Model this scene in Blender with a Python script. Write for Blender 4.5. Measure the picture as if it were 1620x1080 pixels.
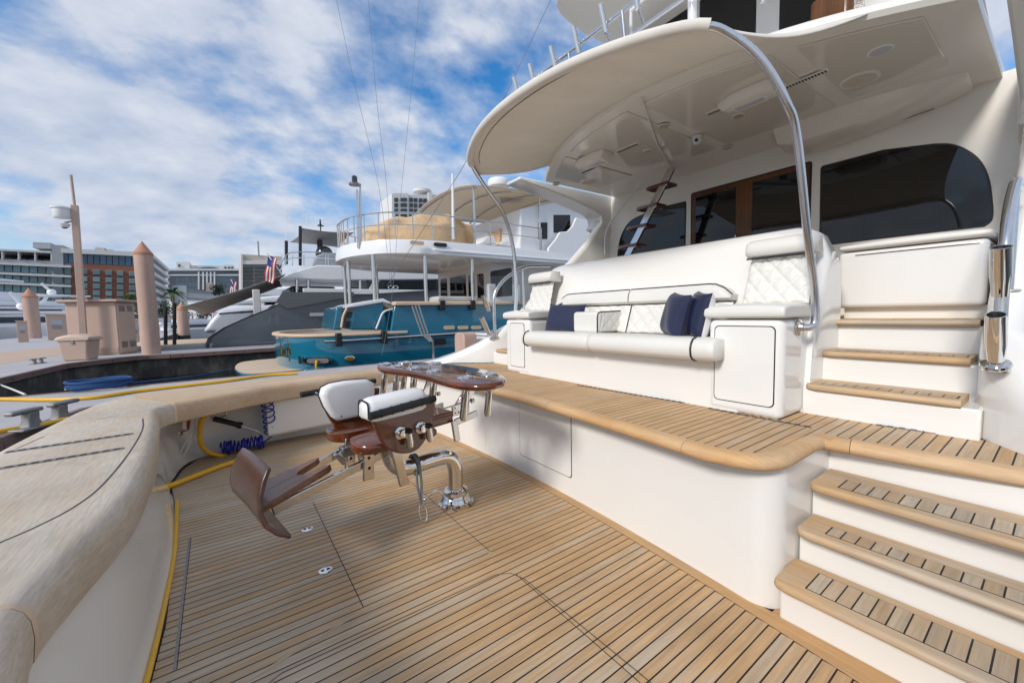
import bpy, bmesh, math, random
from mathutils import Vector, Matrix
import numpy as np
random.seed(7)
PI = math.pi
scene = bpy.context.scene
for o in list(bpy.data.objects): bpy.data.objects.remove(o)
COL = scene.collection

# ------------------------------------------------------------------ camera
# boat frame: +x towards the bow, +y to port, +z up, origin under the camera on the cockpit sole
FPX, CX, CY, EYE = 632.0, 810.0, 540.0, 1.4
_vx = Vector((885, -65, 632)).normalized()
_vy = Vector((-455, -35, 632)); _vy = (_vy - _vx * _vx.dot(_vy)).normalized()
_vz = _vx.cross(_vy)
if _vz.y > 0: _vz = -_vz
RM = Matrix((_vx, _vy, _vz))                      # camera (x right, y down, z forward) -> world
cam_d = bpy.data.cameras.new('camera'); cam = bpy.data.objects.new('camera', cam_d); COL.objects.link(cam)
cam_d.sensor_width = 36.0; cam_d.lens = 36.0 * FPX / 1620.0
cam_d.clip_start = 0.02; cam_d.clip_end = 5000
M4 = Matrix.Identity(4)
for i in range(3):
    M4[i][0] = RM[i][0]; M4[i][1] = -RM[i][1]; M4[i][2] = -RM[i][2]
M4[2][3] = EYE
cam.matrix_world = M4
scene.camera = cam

# ------------------------------------------------------------------ sky, sun, exposure
SUN_EL, SUN_AZ = math.radians(33), math.radians(13)        # light travels forward and a little to port
w = bpy.data.worlds.new('World'); scene.world = w; w.use_nodes = True
nt = w.node_tree; nt.nodes.clear()
def N(tree, t, **kw):
    n = tree.nodes.new(t)
    for k, v in kw.items(): setattr(n, k, v)
    return n
out = N(nt, 'ShaderNodeOutputWorld')
sky = N(nt, 'ShaderNodeTexSky', sky_type='NISHITA', sun_disc=False)
sky.sun_elevation = SUN_EL
sky.sun_rotation = math.atan2(-math.cos(SUN_AZ), -math.sin(SUN_AZ))
sky.air_density = 1.0; sky.dust_density = 0.6; sky.ozone_density = 2.5
bg1 = N(nt, 'ShaderNodeBackground'); bg1.inputs[1].default_value = 0.125
hs = N(nt, 'ShaderNodeHueSaturation'); hs.inputs['Saturation'].default_value = 1.4
nt.links.new(sky.outputs[0], hs.inputs['Color']); nt.links.new(hs.outputs[0], bg1.inputs[0])
tc = N(nt, 'ShaderNodeTexCoord')
sep = N(nt, 'ShaderNodeSeparateXYZ'); nt.links.new(tc.outputs['Generated'], sep.inputs[0])
def wmath(op, a, b=None):
    m = N(nt, 'ShaderNodeMath', operation=op)
    for i, v in enumerate((a, b)):
        if v is None: continue
        if isinstance(v, (int, float)): m.inputs[i].default_value = v
        else: nt.links.new(v, m.inputs[i])
    return m.outputs[0]
den = wmath('ADD', wmath('MAXIMUM', sep.outputs[2], 0.0), 0.38)
comb = N(nt, 'ShaderNodeCombineXYZ')
nt.links.new(wmath('DIVIDE', sep.outputs[0], den), comb.inputs[0])
nt.links.new(wmath('DIVIDE', sep.outputs[1], den), comb.inputs[1])
mp = N(nt, 'ShaderNodeMapping'); nt.links.new(comb.outputs[0], mp.inputs[0])
mp.inputs['Location'].default_value = (12.2, 4.4, 0); mp.inputs['Rotation'].default_value = (0, 0, 0.5); mp.inputs['Scale'].default_value = (1.0, 1.25, 1)
n1 = N(nt, 'ShaderNodeTexNoise'); n1.inputs['Scale'].default_value = 1.15; n1.inputs['Detail'].default_value = 6; n1.inputs['Roughness'].default_value = 0.5; n1.inputs['Distortion'].default_value = 0.25
nt.links.new(mp.outputs[0], n1.inputs['Vector'])
n2 = N(nt, 'ShaderNodeTexNoise'); n2.inputs['Scale'].default_value = 6.5; n2.inputs['Detail'].default_value = 7; n2.inputs['Roughness'].default_value = 0.55
nt.links.new(mp.outputs[0], n2.inputs['Vector'])
sm = wmath('ADD', wmath('MULTIPLY', n1.outputs[0], 0.70), wmath('MULTIPLY', n2.outputs[0], 0.30))
rampc = N(nt, 'ShaderNodeValToRGB'); nt.links.new(sm, rampc.inputs[0])
rampc.color_ramp.elements[0].position = 0.365; rampc.color_ramp.elements[0].color = (0.03, 0.03, 0.03, 1)
rampc.color_ramp.elements[1].position = 0.50; rampc.color_ramp.elements[1].color = (0.95, 0.95, 0.95, 1)
ramps = N(nt, 'ShaderNodeValToRGB'); nt.links.new(n2.outputs[0], ramps.inputs[0])
ramps.color_ramp.elements[0].position = 0.3; ramps.color_ramp.elements[0].color = (0.46, 0.54, 0.71, 1)
ramps.color_ramp.elements[1].position = 0.72; ramps.color_ramp.elements[1].color = (0.76, 0.80, 0.88, 1)
bg2 = N(nt, 'ShaderNodeBackground'); bg2.inputs[1].default_value = 0.68
nt.links.new(ramps.outputs[0], bg2.inputs[0])
mx = N(nt, 'ShaderNodeMixShader')
nt.links.new(rampc.outputs[0], mx.inputs[0]); nt.links.new(bg1.outputs[0], mx.inputs[1]); nt.links.new(bg2.outputs[0], mx.inputs[2])
nt.links.new(mx.outputs[0], out.inputs[0])

sun_d = bpy.data.lights.new('sun', 'SUN'); sun_o = bpy.data.objects.new('sun', sun_d); COL.objects.link(sun_o)
sun_d.energy = 1.95; sun_d.angle = math.radians(12); sun_d.color = (1.0, 0.95, 0.88)
_dir = Vector((math.cos(SUN_EL) * math.cos(SUN_AZ), math.cos(SUN_EL) * math.sin(SUN_AZ), -math.sin(SUN_EL)))
sun_o.rotation_euler = _dir.to_track_quat('-Z', 'Y').to_euler(); sun_o.location = (-20, -5, 20)
scene.view_settings.view_transform = 'Standard'; scene.view_settings.look = 'None'
scene.view_settings.gamma = 1.0; scene.view_settings.exposure = 0.52
scene.view_settings.use_curve_mapping = False
scene.render.engine = 'CYCLES'

# ------------------------------------------------------------------ pixel helpers (a pixel gives a direction, the plane the distance)
def ray(px, py): return RM @ Vector((px - CX, py - CY, FPX))
def atz(px, py, z):
    d = ray(px, py); t = (z - EYE) / d.z; return Vector((d.x * t, d.y * t, z))
def atx(px, py, x):
    d = ray(px, py); t = x / d.x; return Vector((x, d.y * t, EYE + d.z * t))
def aty(px, py, y):
    d = ray(px, py); t = y / d.y; return Vector((d.x * t, y, EYE + d.z * t))
def atd(px, py, dist):
    d = ray(px, py); h = math.hypot(d.x, d.y); t = dist / h; return Vector((d.x * t, d.y * t, EYE + d.z * t))

# ------------------------------------------------------------------ materials
MATS = {}
def lk(t, a, b): t.links.new(a, b)
def mat(name, col, rough=0.5, metal=0.0, spec=0.5, coat=0.0, var=0.0, vscale=3.0, stretch=(1, 1, 1), bump=0.0, bscale=60.0,
        col2=None, rnd=0.0, emit=None, detail=5.0, ramp=(0.35, 0.65), rvar=0.0, sheen=0.0, trans=0.0, ior=1.5):
    m = bpy.data.materials.new(name); m.use_nodes = True; t = m.node_tree
    b = t.nodes['Principled BSDF']
    b.inputs['Base Color'].default_value = (*col, 1); b.inputs['Roughness'].default_value = rough; b.inputs['Metallic'].default_value = metal
    b.inputs['Specular IOR Level'].default_value = spec; b.inputs['Coat Weight'].default_value = coat; b.inputs['Coat Roughness'].default_value = 0.04
    b.inputs['Sheen Weight'].default_value = sheen
    b.inputs['Transmission Weight'].default_value = trans; b.inputs['IOR'].default_value = ior
    if emit: b.inputs['Emission Color'].default_value = (*emit[0], 1); b.inputs['Emission Strength'].default_value = emit[1]
    if var or col2 or rnd or bump or rvar:
        tcn = N(t, 'ShaderNodeTexCoord'); mpn = N(t, 'ShaderNodeMapping'); lk(t, tcn.outputs['Object'], mpn.inputs[0])
        mpn.inputs['Scale'].default_value = stretch
        nz = N(t, 'ShaderNodeTexNoise'); nz.inputs['Scale'].default_value = vscale; nz.inputs['Detail'].default_value = detail; nz.inputs['Roughness'].default_value = 0.62
        lk(t, mpn.outputs[0], nz.inputs['Vector'])
        cur = None
        if col2:
            r = N(t, 'ShaderNodeValToRGB'); lk(t, nz.outputs[0], r.inputs[0])
            r.color_ramp.elements[0].position = ramp[0]; r.color_ramp.elements[0].color = (*col, 1)
            r.color_ramp.elements[1].position = ramp[1]; r.color_ramp.elements[1].color = (*col2, 1)
            cur = r.outputs[0]
        if var or rnd:
            h = N(t, 'ShaderNodeHueSaturation')
            if cur: lk(t, cur, h.inputs['Color'])
            else: h.inputs['Color'].default_value = (*col, 1)
            acc = None
            if var:
                mm = N(t, 'ShaderNodeMapRange'); lk(t, nz.outputs[0], mm.inputs[0])
                mm.inputs[1].default_value = 0.3; mm.inputs[2].default_value = 0.7; mm.inputs[3].default_value = 1 - var; mm.inputs[4].default_value = 1 + var
                acc = mm.outputs[0]
            if rnd:
                oi = N(t, 'ShaderNodeObjectInfo'); m2 = N(t, 'ShaderNodeMapRange'); lk(t, oi.outputs['Random'], m2.inputs[0])
                m2.inputs[3].default_value = 1 - rnd; m2.inputs[4].default_value = 1 + rnd
                if acc:
                    mu = N(t, 'ShaderNodeMath', operation='MULTIPLY'); lk(t, acc, mu.inputs[0]); lk(t, m2.outputs[0], mu.inputs[1]); acc = mu.outputs[0]
                else: acc = m2.outputs[0]
            lk(t, acc, h.inputs['Value']); cur = h.outputs[0]
        if cur: lk(t, cur, b.inputs['Base Color'])
        if rvar:
            mr = N(t, 'ShaderNodeMapRange'); lk(t, nz.outputs[0], mr.inputs[0]); mr.inputs[1].default_value = 0.3; mr.inputs[2].default_value = 0.7
            mr.inputs[3].default_value = max(0.01, rough - rvar); mr.inputs[4].default_value = rough + rvar; lk(t, mr.outputs[0], b.inputs['Roughness'])
        if bump:
            nb = N(t, 'ShaderNodeTexNoise'); nb.inputs['Scale'].default_value = bscale; nb.inputs['Detail'].default_value = 4; lk(t, mpn.outputs[0], nb.inputs['Vector'])
            bp = N(t, 'ShaderNodeBump'); bp.inputs['Strength'].default_value = bump; bp.inputs['Distance'].default_value = 0.004
            lk(t, nb.outputs[0], bp.inputs['Height']); lk(t, bp.outputs[0], b.inputs['Normal'])
    MATS[name] = m
    return m

def teak(name, axis, warm, grey, wear=(0.42, 0.62), dark=0.25, rough=0.62, rnd=0.075, silver=0.0, glen=3.0, gfine=60.0):
    """weathered teak: long grain along axis, patches of grey silvering, every plank its own tone"""
    m = bpy.data.materials.new(name); m.use_nodes = True; t = m.node_tree; b = t.nodes['Principled BSDF']
    tcn = N(t, 'ShaderNodeTexCoord'); oi = N(t, 'ShaderNodeObjectInfo')
    off = N(t, 'ShaderNodeVectorMath', operation='SCALE'); off.inputs[0].default_value = (7.3, 3.1, 5.7); lk(t, oi.outputs['Random'], off.inputs['Scale'])
    ad = N(t, 'ShaderNodeVectorMath', operation='ADD'); lk(t, tcn.outputs['Object'], ad.inputs[0]); lk(t, off.outputs[0], ad.inputs[1])
    def noise(scale, st, detail=6, rg=0.6):
        mpn = N(t, 'ShaderNodeMapping'); mpn.inputs['Scale'].default_value = st; lk(t, ad.outputs[0], mpn.inputs[0])
        nz = N(t, 'ShaderNodeTexNoise'); nz.inputs['Scale'].default_value = scale; nz.inputs['Detail'].default_value = detail; nz.inputs['Roughness'].default_value = rg
        lk(t, mpn.outputs[0], nz.inputs['Vector']); return nz.outputs[0]
    s = [gfine] * 3; s[axis] = glen
    s2 = [9.0, 9.0, 9.0]; s2[axis] = 1.6
    grain = noise(1.0, s, 7, 0.7); patch = noise(1.0, s2, 4, 0.6)
    big = N(t, 'ShaderNodeTexNoise'); big.inputs['Scale'].default_value = 0.9; big.inputs['Detail'].default_value = 3; lk(t, tcn.outputs['Object'], big.inputs['Vector'])
    mixf = N(t, 'ShaderNodeMath', operation='MULTIPLY_ADD'); lk(t, patch, mixf.inputs[0]); mixf.inputs[1].default_value = 0.55
    bb = N(t, 'ShaderNodeMath', operation='MULTIPLY_ADD'); lk(t, big.outputs[0], bb.inputs[0]); bb.inputs[1].default_value = 0.35
    r3 = N(t, 'ShaderNodeMath', operation='MULTIPLY'); lk(t, oi.outputs['Random'], r3.inputs[0]); r3.inputs[1].default_value = 0.12
    lk(t, r3.outputs[0], bb.inputs[2]); lk(t, bb.outputs[0], mixf.inputs[2])
    fac = mixf.outputs[0]
    if silver:      # greyer aft: part silvering, part transom shadow and warm bounce painted into the planks
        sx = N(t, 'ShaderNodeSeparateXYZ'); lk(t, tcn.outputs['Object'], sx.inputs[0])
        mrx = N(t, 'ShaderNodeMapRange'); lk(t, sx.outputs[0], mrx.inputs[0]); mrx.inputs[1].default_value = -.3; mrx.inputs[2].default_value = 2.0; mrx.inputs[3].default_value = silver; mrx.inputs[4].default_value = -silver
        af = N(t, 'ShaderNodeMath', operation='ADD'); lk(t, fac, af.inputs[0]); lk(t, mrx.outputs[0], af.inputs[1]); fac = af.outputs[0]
    r = N(t, 'ShaderNodeValToRGB'); lk(t, fac, r.inputs[0])
    r.color_ramp.elements[0].position = wear[0]; r.color_ramp.elements[0].color = (*warm, 1)
    r.color_ramp.elements[1].position = wear[1]; r.color_ramp.elements[1].color = (*grey, 1)
    g = N(t, 'ShaderNodeMapRange'); lk(t, grain, g.inputs[0]); g.inputs[1].default_value = 0.3; g.inputs[2].default_value = 0.7
    g.inputs[3].default_value = 1 - dark; g.inputs[4].default_value = 1 + dark * 0.55
    m2 = N(t, 'ShaderNodeMapRange'); lk(t, oi.outputs['Random'], m2.inputs[0]); m2.inputs[3].default_value = 1 - rnd; m2.inputs[4].default_value = 1 + rnd * 0.7
    mu = N(t, 'ShaderNodeMath', operation='MULTIPLY'); lk(t, g.outputs[0], mu.inputs[0]); lk(t, m2.outputs[0], mu.inputs[1])
    st = N(t, 'ShaderNodeTexNoise'); st.inputs['Scale'].default_value = 1.7; st.inputs['Detail'].default_value = 7; st.inputs['Roughness'].default_value = 0.65; lk(t, tcn.outputs['Object'], st.inputs['Vector'])
    sr = N(t, 'ShaderNodeMapRange'); lk(t, st.outputs[0], sr.inputs[0]); sr.inputs[1].default_value = 0.32; sr.inputs[2].default_value = 0.68; sr.inputs[3].default_value = 0.86; sr.inputs[4].default_value = 1.10
    mu2 = N(t, 'ShaderNodeMath', operation='MULTIPLY'); lk(t, mu.outputs[0], mu2.inputs[0]); lk(t, sr.outputs[0], mu2.inputs[1])
    h = N(t, 'ShaderNodeHueSaturation'); lk(t, r.outputs[0], h.inputs['Color']); lk(t, mu2.outputs[0], h.inputs['Value'])
    lk(t, h.outputs[0], b.inputs['Base Color']); b.inputs['Roughness'].default_value = rough; b.inputs['Specular IOR Level'].default_value = 0.35
    bp = N(t, 'ShaderNodeBump'); bp.inputs['Strength'].default_value = 0.25; bp.inputs['Distance'].default_value = 0.002
    lk(t, grain, bp.inputs['Height']); lk(t, bp.outputs[0], b.inputs['Normal'])
    MATS[name] = m; return m

WARM, GREY = (0.59, 0.375, 0.19), (0.52, 0.42, 0.305)
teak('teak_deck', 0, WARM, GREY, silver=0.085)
teak('teak_tread', 1, (0.58, 0.38, 0.20), (0.52, 0.42, 0.31), rnd=0.08)
teak('teak_inlay', 0, (0.54, 0.37, 0.21), (0.48, 0.40, 0.30), rnd=0.15)
teak('teak_nosing', 1, (0.60, 0.36, 0.165), (0.55, 0.42, 0.28), wear=(0.45, 0.75), dark=0.18, rnd=0.1)
teak('teak_cap', 1, (0.56, 0.43, 0.295), (0.58, 0.51, 0.42), wear=(0.36, 0.60), dark=0.24, rnd=0.04, glen=9.0, gfine=110.0)
teak('teak_cap_side', 0, (0.57, 0.385, 0.225), (0.58, 0.47, 0.35), wear=(0.4, 0.68), dark=0.2, rnd=0.05, glen=8.0, gfine=80.0)
teak('door_wood', 2, (0.16, 0.065, 0.022), (0.11, 0.045, 0.018), dark=0.3, rough=0.25, rnd=0.05)
def varnish(name, a, bcol):
    m = teak(name, 0, a, bcol, wear=(0.4, 0.6), dark=0.45, rough=0.22, rnd=0.06)
    p = m.node_tree.nodes['Principled BSDF']; p.inputs['Coat Weight'].default_value = 1.0; p.inputs['Coat Roughness'].default_value = 0.03
    for l in list(p.inputs['Normal'].links): m.node_tree.links.remove(l)
varnish('mahogany', (0.19, 0.045, 0.012), (0.09, 0.022, 0.008))
varnish('mahogany_satin', (0.22, 0.085, 0.035), (0.13, 0.05, 0.022))
MATS['mahogany_satin'].node_tree.nodes['Principled BSDF'].inputs['Coat Weight'].default_value = 0.25
varnish('mahogany_dull', (0.085, 0.034, 0.018), (0.06, 0.025, 0.014))
MATS['mahogany_dull'].node_tree.nodes['Principled BSDF'].inputs['Coat Weight'].default_value = 0.3
MATS['mahogany_dull'].node_tree.nodes['Principled BSDF'].inputs['Coat Roughness'].default_value = 0.3
def translucent(name, col, k):
    m = MATS[name]; t = m.node_tree; o = t.nodes['Material Output']; b = t.nodes['Principled BSDF']
    tr = N(t, 'ShaderNodeBsdfTranslucent'); tr.inputs[0].default_value = (*col, 1); mxx = N(t, 'ShaderNodeMixShader'); mxx.inputs[0].default_value = k
    lk(t, b.outputs[0], mxx.inputs[1]); lk(t, tr.outputs[0], mxx.inputs[2]); lk(t, mxx.outputs[0], o.inputs[0])
mat('caulk', (0.012, 0.012, 0.012), 0.6)
mat('gelcoat', (0.80, 0.79, 0.76), 0.10, var=0.018, vscale=1.6, rvar=0.05, coat=0.35, detail=8)
mat('gelcoat_cool', (0.80, 0.80, 0.79), 0.14, var=0.012, vscale=1.2, coat=0.2)
mat('headliner', (0.83, 0.80, 0.74), 0.2, var=0.015, vscale=0.8)
mat('headliner_panel', (0.74, 0.70, 0.63), 0.08, var=0.015, vscale=0.8, coat=0.3)
mat('canvas', (0.84, 0.80, 0.73), 0.85, var=0.05, vscale=2.2, bump=0.25, bscale=9, stretch=(1, 3, 1), sheen=0.1)
mat('vinyl', (0.73, 0.715, 0.67), 0.42, var=0.025, vscale=2.5, bump=0.12, bscale=220)
mat('vinyl_white', (0.82, 0.81, 0.80), 0.38, var=0.02, vscale=4, bump=0.12, bscale=240)
mat('piping', (0.012, 0.013, 0.02), 0.5)
mat('navy_fabric', (0.008, 0.014, 0.055), 0.75, var=0.2, vscale=40, bump=0.2, bscale=300, sheen=0.2)
mat('navy_satin', (0.008, 0.012, 0.045), 0.38, var=0.15, vscale=12, bump=0.2, bscale=30)
mat('chrome', (0.72, 0.71, 0.69), 0.05, metal=1.0)
mat('steel', (0.62, 0.61, 0.59), 0.16, metal=1.0, var=0.08, vscale=30)
mat('aluminium', (0.66, 0.67, 0.70), 0.24, metal=1.0, var=0.05, vscale=20)
mat('steel_dull', (0.30, 0.29, 0.28), 0.4, metal=1.0, var=0.2, vscale=30)
mat('black_rubber', (0.012, 0.012, 0.013), 0.55, bump=0.5, bscale=120)
mat('black', (0.01, 0.01, 0.011), 0.4)
mat('seam', (0.05, 0.045, 0.04), 0.7)
mat('glass_dark', (0.006, 0.007, 0.008), 0.015, spec=0.5)
mat('lens', (0.62, 0.62, 0.66), 0.15, spec=0.7)
mat('lens_warm', (0.45, 0.42, 0.38), 0.3)
mat('speaker_cloth', (0.60, 0.54, 0.47), 0.8, var=0.05, vscale=200)
mat('hose_yellow', (0.76, 0.43, 0.025), 0.4, var=0.08, vscale=8)
mat('hose_blue', (0.012, 0.018, 0.30), 0.3)
mat('rope_grey', (0.17, 0.21, 0.23), 0.9, var=0.5, vscale=120)
mat('rope_blue', (0.02, 0.07, 0.20), 0.9, var=0.4, vscale=90)
mat('rope_white', (0.65, 0.65, 0.62), 0.9, var=0.2, vscale=90)
mat('red_paint', (0.50, 0.05, 0.02), 0.5)
mat('concrete', (0.42, 0.41, 0.42), 0.85, var=0.10, vscale=1.1, bump=0.3, bscale=60, detail=9)
mat('concrete_pink', (0.50, 0.37, 0.28), 0.85, var=0.08, vscale=1.5, bump=0.3, bscale=60)
mat('wale', (0.20, 0.125, 0.11), 0.7, var=0.15, vscale=2.5, stretch=(1, 1, 3))
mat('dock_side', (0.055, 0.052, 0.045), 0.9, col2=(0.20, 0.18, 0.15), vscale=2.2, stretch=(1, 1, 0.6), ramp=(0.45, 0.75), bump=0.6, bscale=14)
mat('galvanised', (0.26, 0.26, 0.26), 0.55, metal=0.6, var=0.15, vscale=12)
mat('stucco_pink', (0.49, 0.335, 0.27), 0.75, var=0.11, vscale=2.0, stretch=(3, 3, .5), bump=0.15, bscale=70)
mat('stucco_cap', (0.46, 0.235, 0.155), 0.7, var=0.05, vscale=3)
mat('fibre_tan', (0.49, 0.355, 0.285), 0.55, var=0.03, vscale=2)
mat('fibre_tan_light', (0.56, 0.425, 0.33), 0.5, var=0.03, vscale=2)
mat('barnacle', (0.03, 0.03, 0.026), 0.95, col2=(0.16, 0.15, 0.12), vscale=14, ramp=(0.5, 0.7), bump=1.0, bscale=18)
mat('white_plastic', (0.76, 0.77, 0.78), 0.35)
mat('blue_hull', (0.010, 0.150, 0.245), 0.07, coat=1.0, var=0.03, vscale=1)
mat('blue_hull_low', (0.20, 0.27, 0.33), 0.15, coat=0.6)
mat('teak_pale', (0.62, 0.47, 0.33), 0.6, var=0.1, vscale=4, stretch=(0.5, 4, 4))
mat('gold', (0.55, 0.36, 0.10), 0.25, metal=1.0)
mat('paint_white', (0.80, 0.81, 0.83), 0.18, coat=0.3, var=0.01)
mat('paint_white_blue', (0.62, 0.68, 0.80), 0.2, coat=0.3)
mat('cabin_beige', (0.62, 0.60, 0.56), 0.35)
mat('tarp_beige', (0.60, 0.42, 0.245), 0.85, var=0.12, vscale=3, stretch=(3, 1, 1), bump=0.6, bscale=6)
mat('awning_beige', (0.70, 0.64, 0.55), 0.85, var=0.05, vscale=2)
mat('grey_hull', (0.15, 0.165, 0.185), 0.22, metal=0.25, coat=0.8, var=0.05, vscale=0.6)
mat('grey_deck', (0.12, 0.125, 0.135), 0.5)
mat('grey_light', (0.40, 0.43, 0.47), 0.4)
mat('grey_canvas', (0.36, 0.35, 0.33), 0.85, var=0.06, vscale=2)
mat('silver_hull', (0.62, 0.64, 0.67), 0.22, metal=0.2, coat=0.5)
mat('hull_dark', (0.02, 0.025, 0.032), 0.15, coat=0.5)
mat('flag_red', (0.40, 0.03, 0.045), 0.8)
mat('flag_white', (0.75, 0.73, 0.72), 0.8)
mat('flag_blue', (0.02, 0.03, 0.17), 0.8)
mat('brick', (0.27, 0.11, 0.07), 0.85, var=0.12, vscale=1.2, detail=8)
mat('wall_grey', (0.36, 0.38, 0.41), 0.7, var=0.05, vscale=0.3)
mat('wall_white', (0.66, 0.66, 0.65), 0.7, var=0.04, vscale=0.2)
mat('wall_cream', (0.52, 0.46, 0.39), 0.8, var=0.05, vscale=0.3)
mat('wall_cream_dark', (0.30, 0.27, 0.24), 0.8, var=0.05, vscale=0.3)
mat('glass_teal', (0.09, 0.19, 0.21), 0.08, spec=0.8, rnd=0.45)
mat('glass_blue', (0.025, 0.085, 0.15), 0.06, spec=0.8, rnd=0.4)
mat('glass_grey', (0.085, 0.115, 0.15), 0.1, spec=0.8, rnd=0.15)
mat('glass_bldg_dark', (0.02, 0.028, 0.035), 0.08, spec=0.8, rnd=0.4)
mat('leaf', (0.045, 0.095, 0.018), 0.6, rnd=0.3, var=0.4, vscale=1.2)
mat('leaf_dark', (0.022, 0.05, 0.016), 0.6, rnd=0.3, var=0.4, vscale=1.2)
mat('bark', (0.16, 0.12, 0.085), 0.9, var=0.2, vscale=6)
mat('bollard_brass', (0.4, 0.38, 0.36), 0.2, metal=1.0)

translucent('canvas', (0.75, 0.66, 0.54), 0.18); translucent('awning_beige', (0.72, 0.65, 0.55), 0.5)

# ------------------------------------------------------------------ mesh building
class MB:
    def __init__(s): s.v = []; s.f = []
    def add(s, vs, fs):
        o = len(s.v); s.v += [tuple(p) for p in vs]; s.f += [tuple(i + o for i in f) for f in fs]; return s
    def box(s, x0, x1, y0, y1, z0, z1):
        return s.add([(x0, y0, z0), (x1, y0, z0), (x1, y1, z0), (x0, y1, z0), (x0, y0, z1), (x1, y0, z1), (x1, y1, z1), (x0, y1, z1)],
                     [(0, 3, 2, 1), (4, 5, 6, 7), (0, 1, 5, 4), (1, 2, 6, 5), (2, 3, 7, 6), (3, 0, 4, 7)])
    def obox(s, c, ux, uy, uz, hx, hy, hz):
        c, ux, uy, uz = Vector(c), Vector(ux).normalized(), Vector(uy).normalized(), Vector(uz).normalized()
        vs = [c + ux * hx * a + uy * hy * b + uz * hz * d for d in (-1, 1) for a, b in ((-1, -1), (1, -1), (1, 1), (-1, 1))]
        return s.add(vs, [(0, 3, 2, 1), (4, 5, 6, 7), (0, 1, 5, 4), (1, 2, 6, 5), (2, 3, 7, 6), (3, 0, 4, 7)])
    def loft(s, rings, caps=True, closed=True, loop=False):
        n = len(rings[0]); vs = [p for r in rings for p in r]; fs = []
        m = len(rings)
        for i in range(m if loop else m - 1):
            i2 = (i + 1) % m
            for j in range(n if closed else n - 1):
                j2 = (j + 1) % n
                fs.append((i * n + j, i * n + j2, i2 * n + j2, i2 * n + j))
        if caps and closed and not loop:
            fs.append(tuple(reversed(range(n)))); fs.append(tuple(range((m - 1) * n, m * n)))
        return s.add(vs, fs)
    def prism(s, pts, d):
        d = Vector(d); return s.loft([[Vector(p) for p in pts], [Vector(p) + d for p in pts]])
    def tube(s, path, r, n=12, caps=True, loop=False):
        path = [Vector(p) for p in path]; m = len(path)
        rs = r if isinstance(r, (list, tuple)) else [r] * m
        rings = []; prev = None
        for i in range(m):
            if loop: t = path[(i + 1) % m] - path[i - 1]
            else: t = path[min(i + 1, m - 1)] - path[max(i - 1, 0)]
            if t.length < 1e-9: t = Vector((0, 0, 1))
            t.normalize()
            if prev is None:
                u = t.cross(Vector((0, 0, 1)))
                if u.length < 1e-3: u = t.cross(Vector((1, 0, 0)))
            else: u = prev - t * prev.dot(t)
            u.normalize(); prev = u; v = t.cross(u)
            rings.append([path[i] + (u * math.cos(2 * PI * k / n) + v * math.sin(2 * PI * k / n)) * rs[i] for k in range(n)])
        return s.loft(rings, caps=caps, loop=loop)
    def lathe(s, prof, c, axis=(0, 0, 1), n=24):
        ax = Vector(axis).normalized(); u = ax.cross(Vector((0, 0, 1)))
        if u.length < 1e-3: u = Vector((1, 0, 0))
        u.normalize(); v = ax.cross(u); c = Vector(c)
        return s.loft([[c + ax * h + (u * math.cos(2 * PI * k / n) + v * math.sin(2 * PI * k / n)) * max(r, 1e-4) for k in range(n)] for r, h in prof])
    def grid(s, rows): return s.loft(rows, caps=False, closed=False)
    def sphere(s, c, r, n=16, m=8, sx=1, sy=1, sz=1):
        c = Vector(c)
        return s.loft([[c + Vector((math.cos(2 * PI * k / n) * math.sin(PI * i / m) * r * sx, math.sin(2 * PI * k / n) * math.sin(PI * i / m) * r * sy, -math.cos(PI * i / m) * r * sz)) for k in range(n)] for i in range(1, m)])
def O(name, mb, m, parent=None, smooth=38, bevel=0, seg=2, solid=0, sub=0, fixn=True):
    me = bpy.data.meshes.new(name); me.from_pydata([tuple(p) for p in mb.v], [], mb.f); me.update()
    if fixn:
        bm = bmesh.new(); bm.from_mesh(me); bmesh.ops.recalc_face_normals(bm, faces=bm.faces); bm.to_mesh(me); bm.free()
    if smooth:
        me.polygons.foreach_set('use_smooth', [True] * len(me.polygons)); me.set_sharp_from_angle(angle=math.radians(smooth))
    me.materials.append(MATS[m])
    o = bpy.data.objects.new(name, me); COL.objects.link(o)
    if parent: o.parent = parent
    if solid:
        md = o.modifiers.new('solid', 'SOLIDIFY'); md.thickness = solid; md.offset = 0
    if bevel:
        md = o.modifiers.new('bevel', 'BEVEL'); md.width = bevel; md.segments = seg; md.limit_method = 'ANGLE'; md.angle_limit = math.radians(40); md.harden_normals = False
    if sub:
        md = o.modifiers.new('sub', 'SUBSURF'); md.levels = sub; md.render_levels = sub
    return o
def empty(name, loc, label, cat, group=None):
    o = bpy.data.objects.new(name, None); o.empty_display_size = 0.1; COL.objects.link(o)
    o['label'] = label; o['category'] = cat
    if group: o['group'] = group
    return o
def tag(o, label, cat, group=None):
    o['label'] = label; o['category'] = cat
    if group: o['group'] = group
    return o
def struct(o): o['kind'] = 'structure'; return o
def copy_tree(o, off, parent=None):
    c = o.copy(); COL.objects.link(c)
    if parent: c.parent = parent
    else: c.location = o.location + Vector(off)
    for ch in list(o.children): copy_tree(ch, (0, 0, 0), c)
    return c
def smoothpath(pts, n=8):
    """Catmull-Rom through the points"""
    P = [Vector(p) for p in pts]; P = [P[0] * 2 - P[1]] + P + [P[-1] * 2 - P[-2]]; o = []
    for i in range(1, len(P) - 2):
        for k in range(n):
            t = k / n; a, b, c, d = P[i - 1], P[i], P[i + 1], P[i + 2]
            o.append(0.5 * ((2 * b) + (c - a) * t + (2 * a - 5 * b + 4 * c - d) * t * t + (3 * b - a - 3 * c + d) * t ** 3))
    o.append(P[-2]); return o
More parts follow.
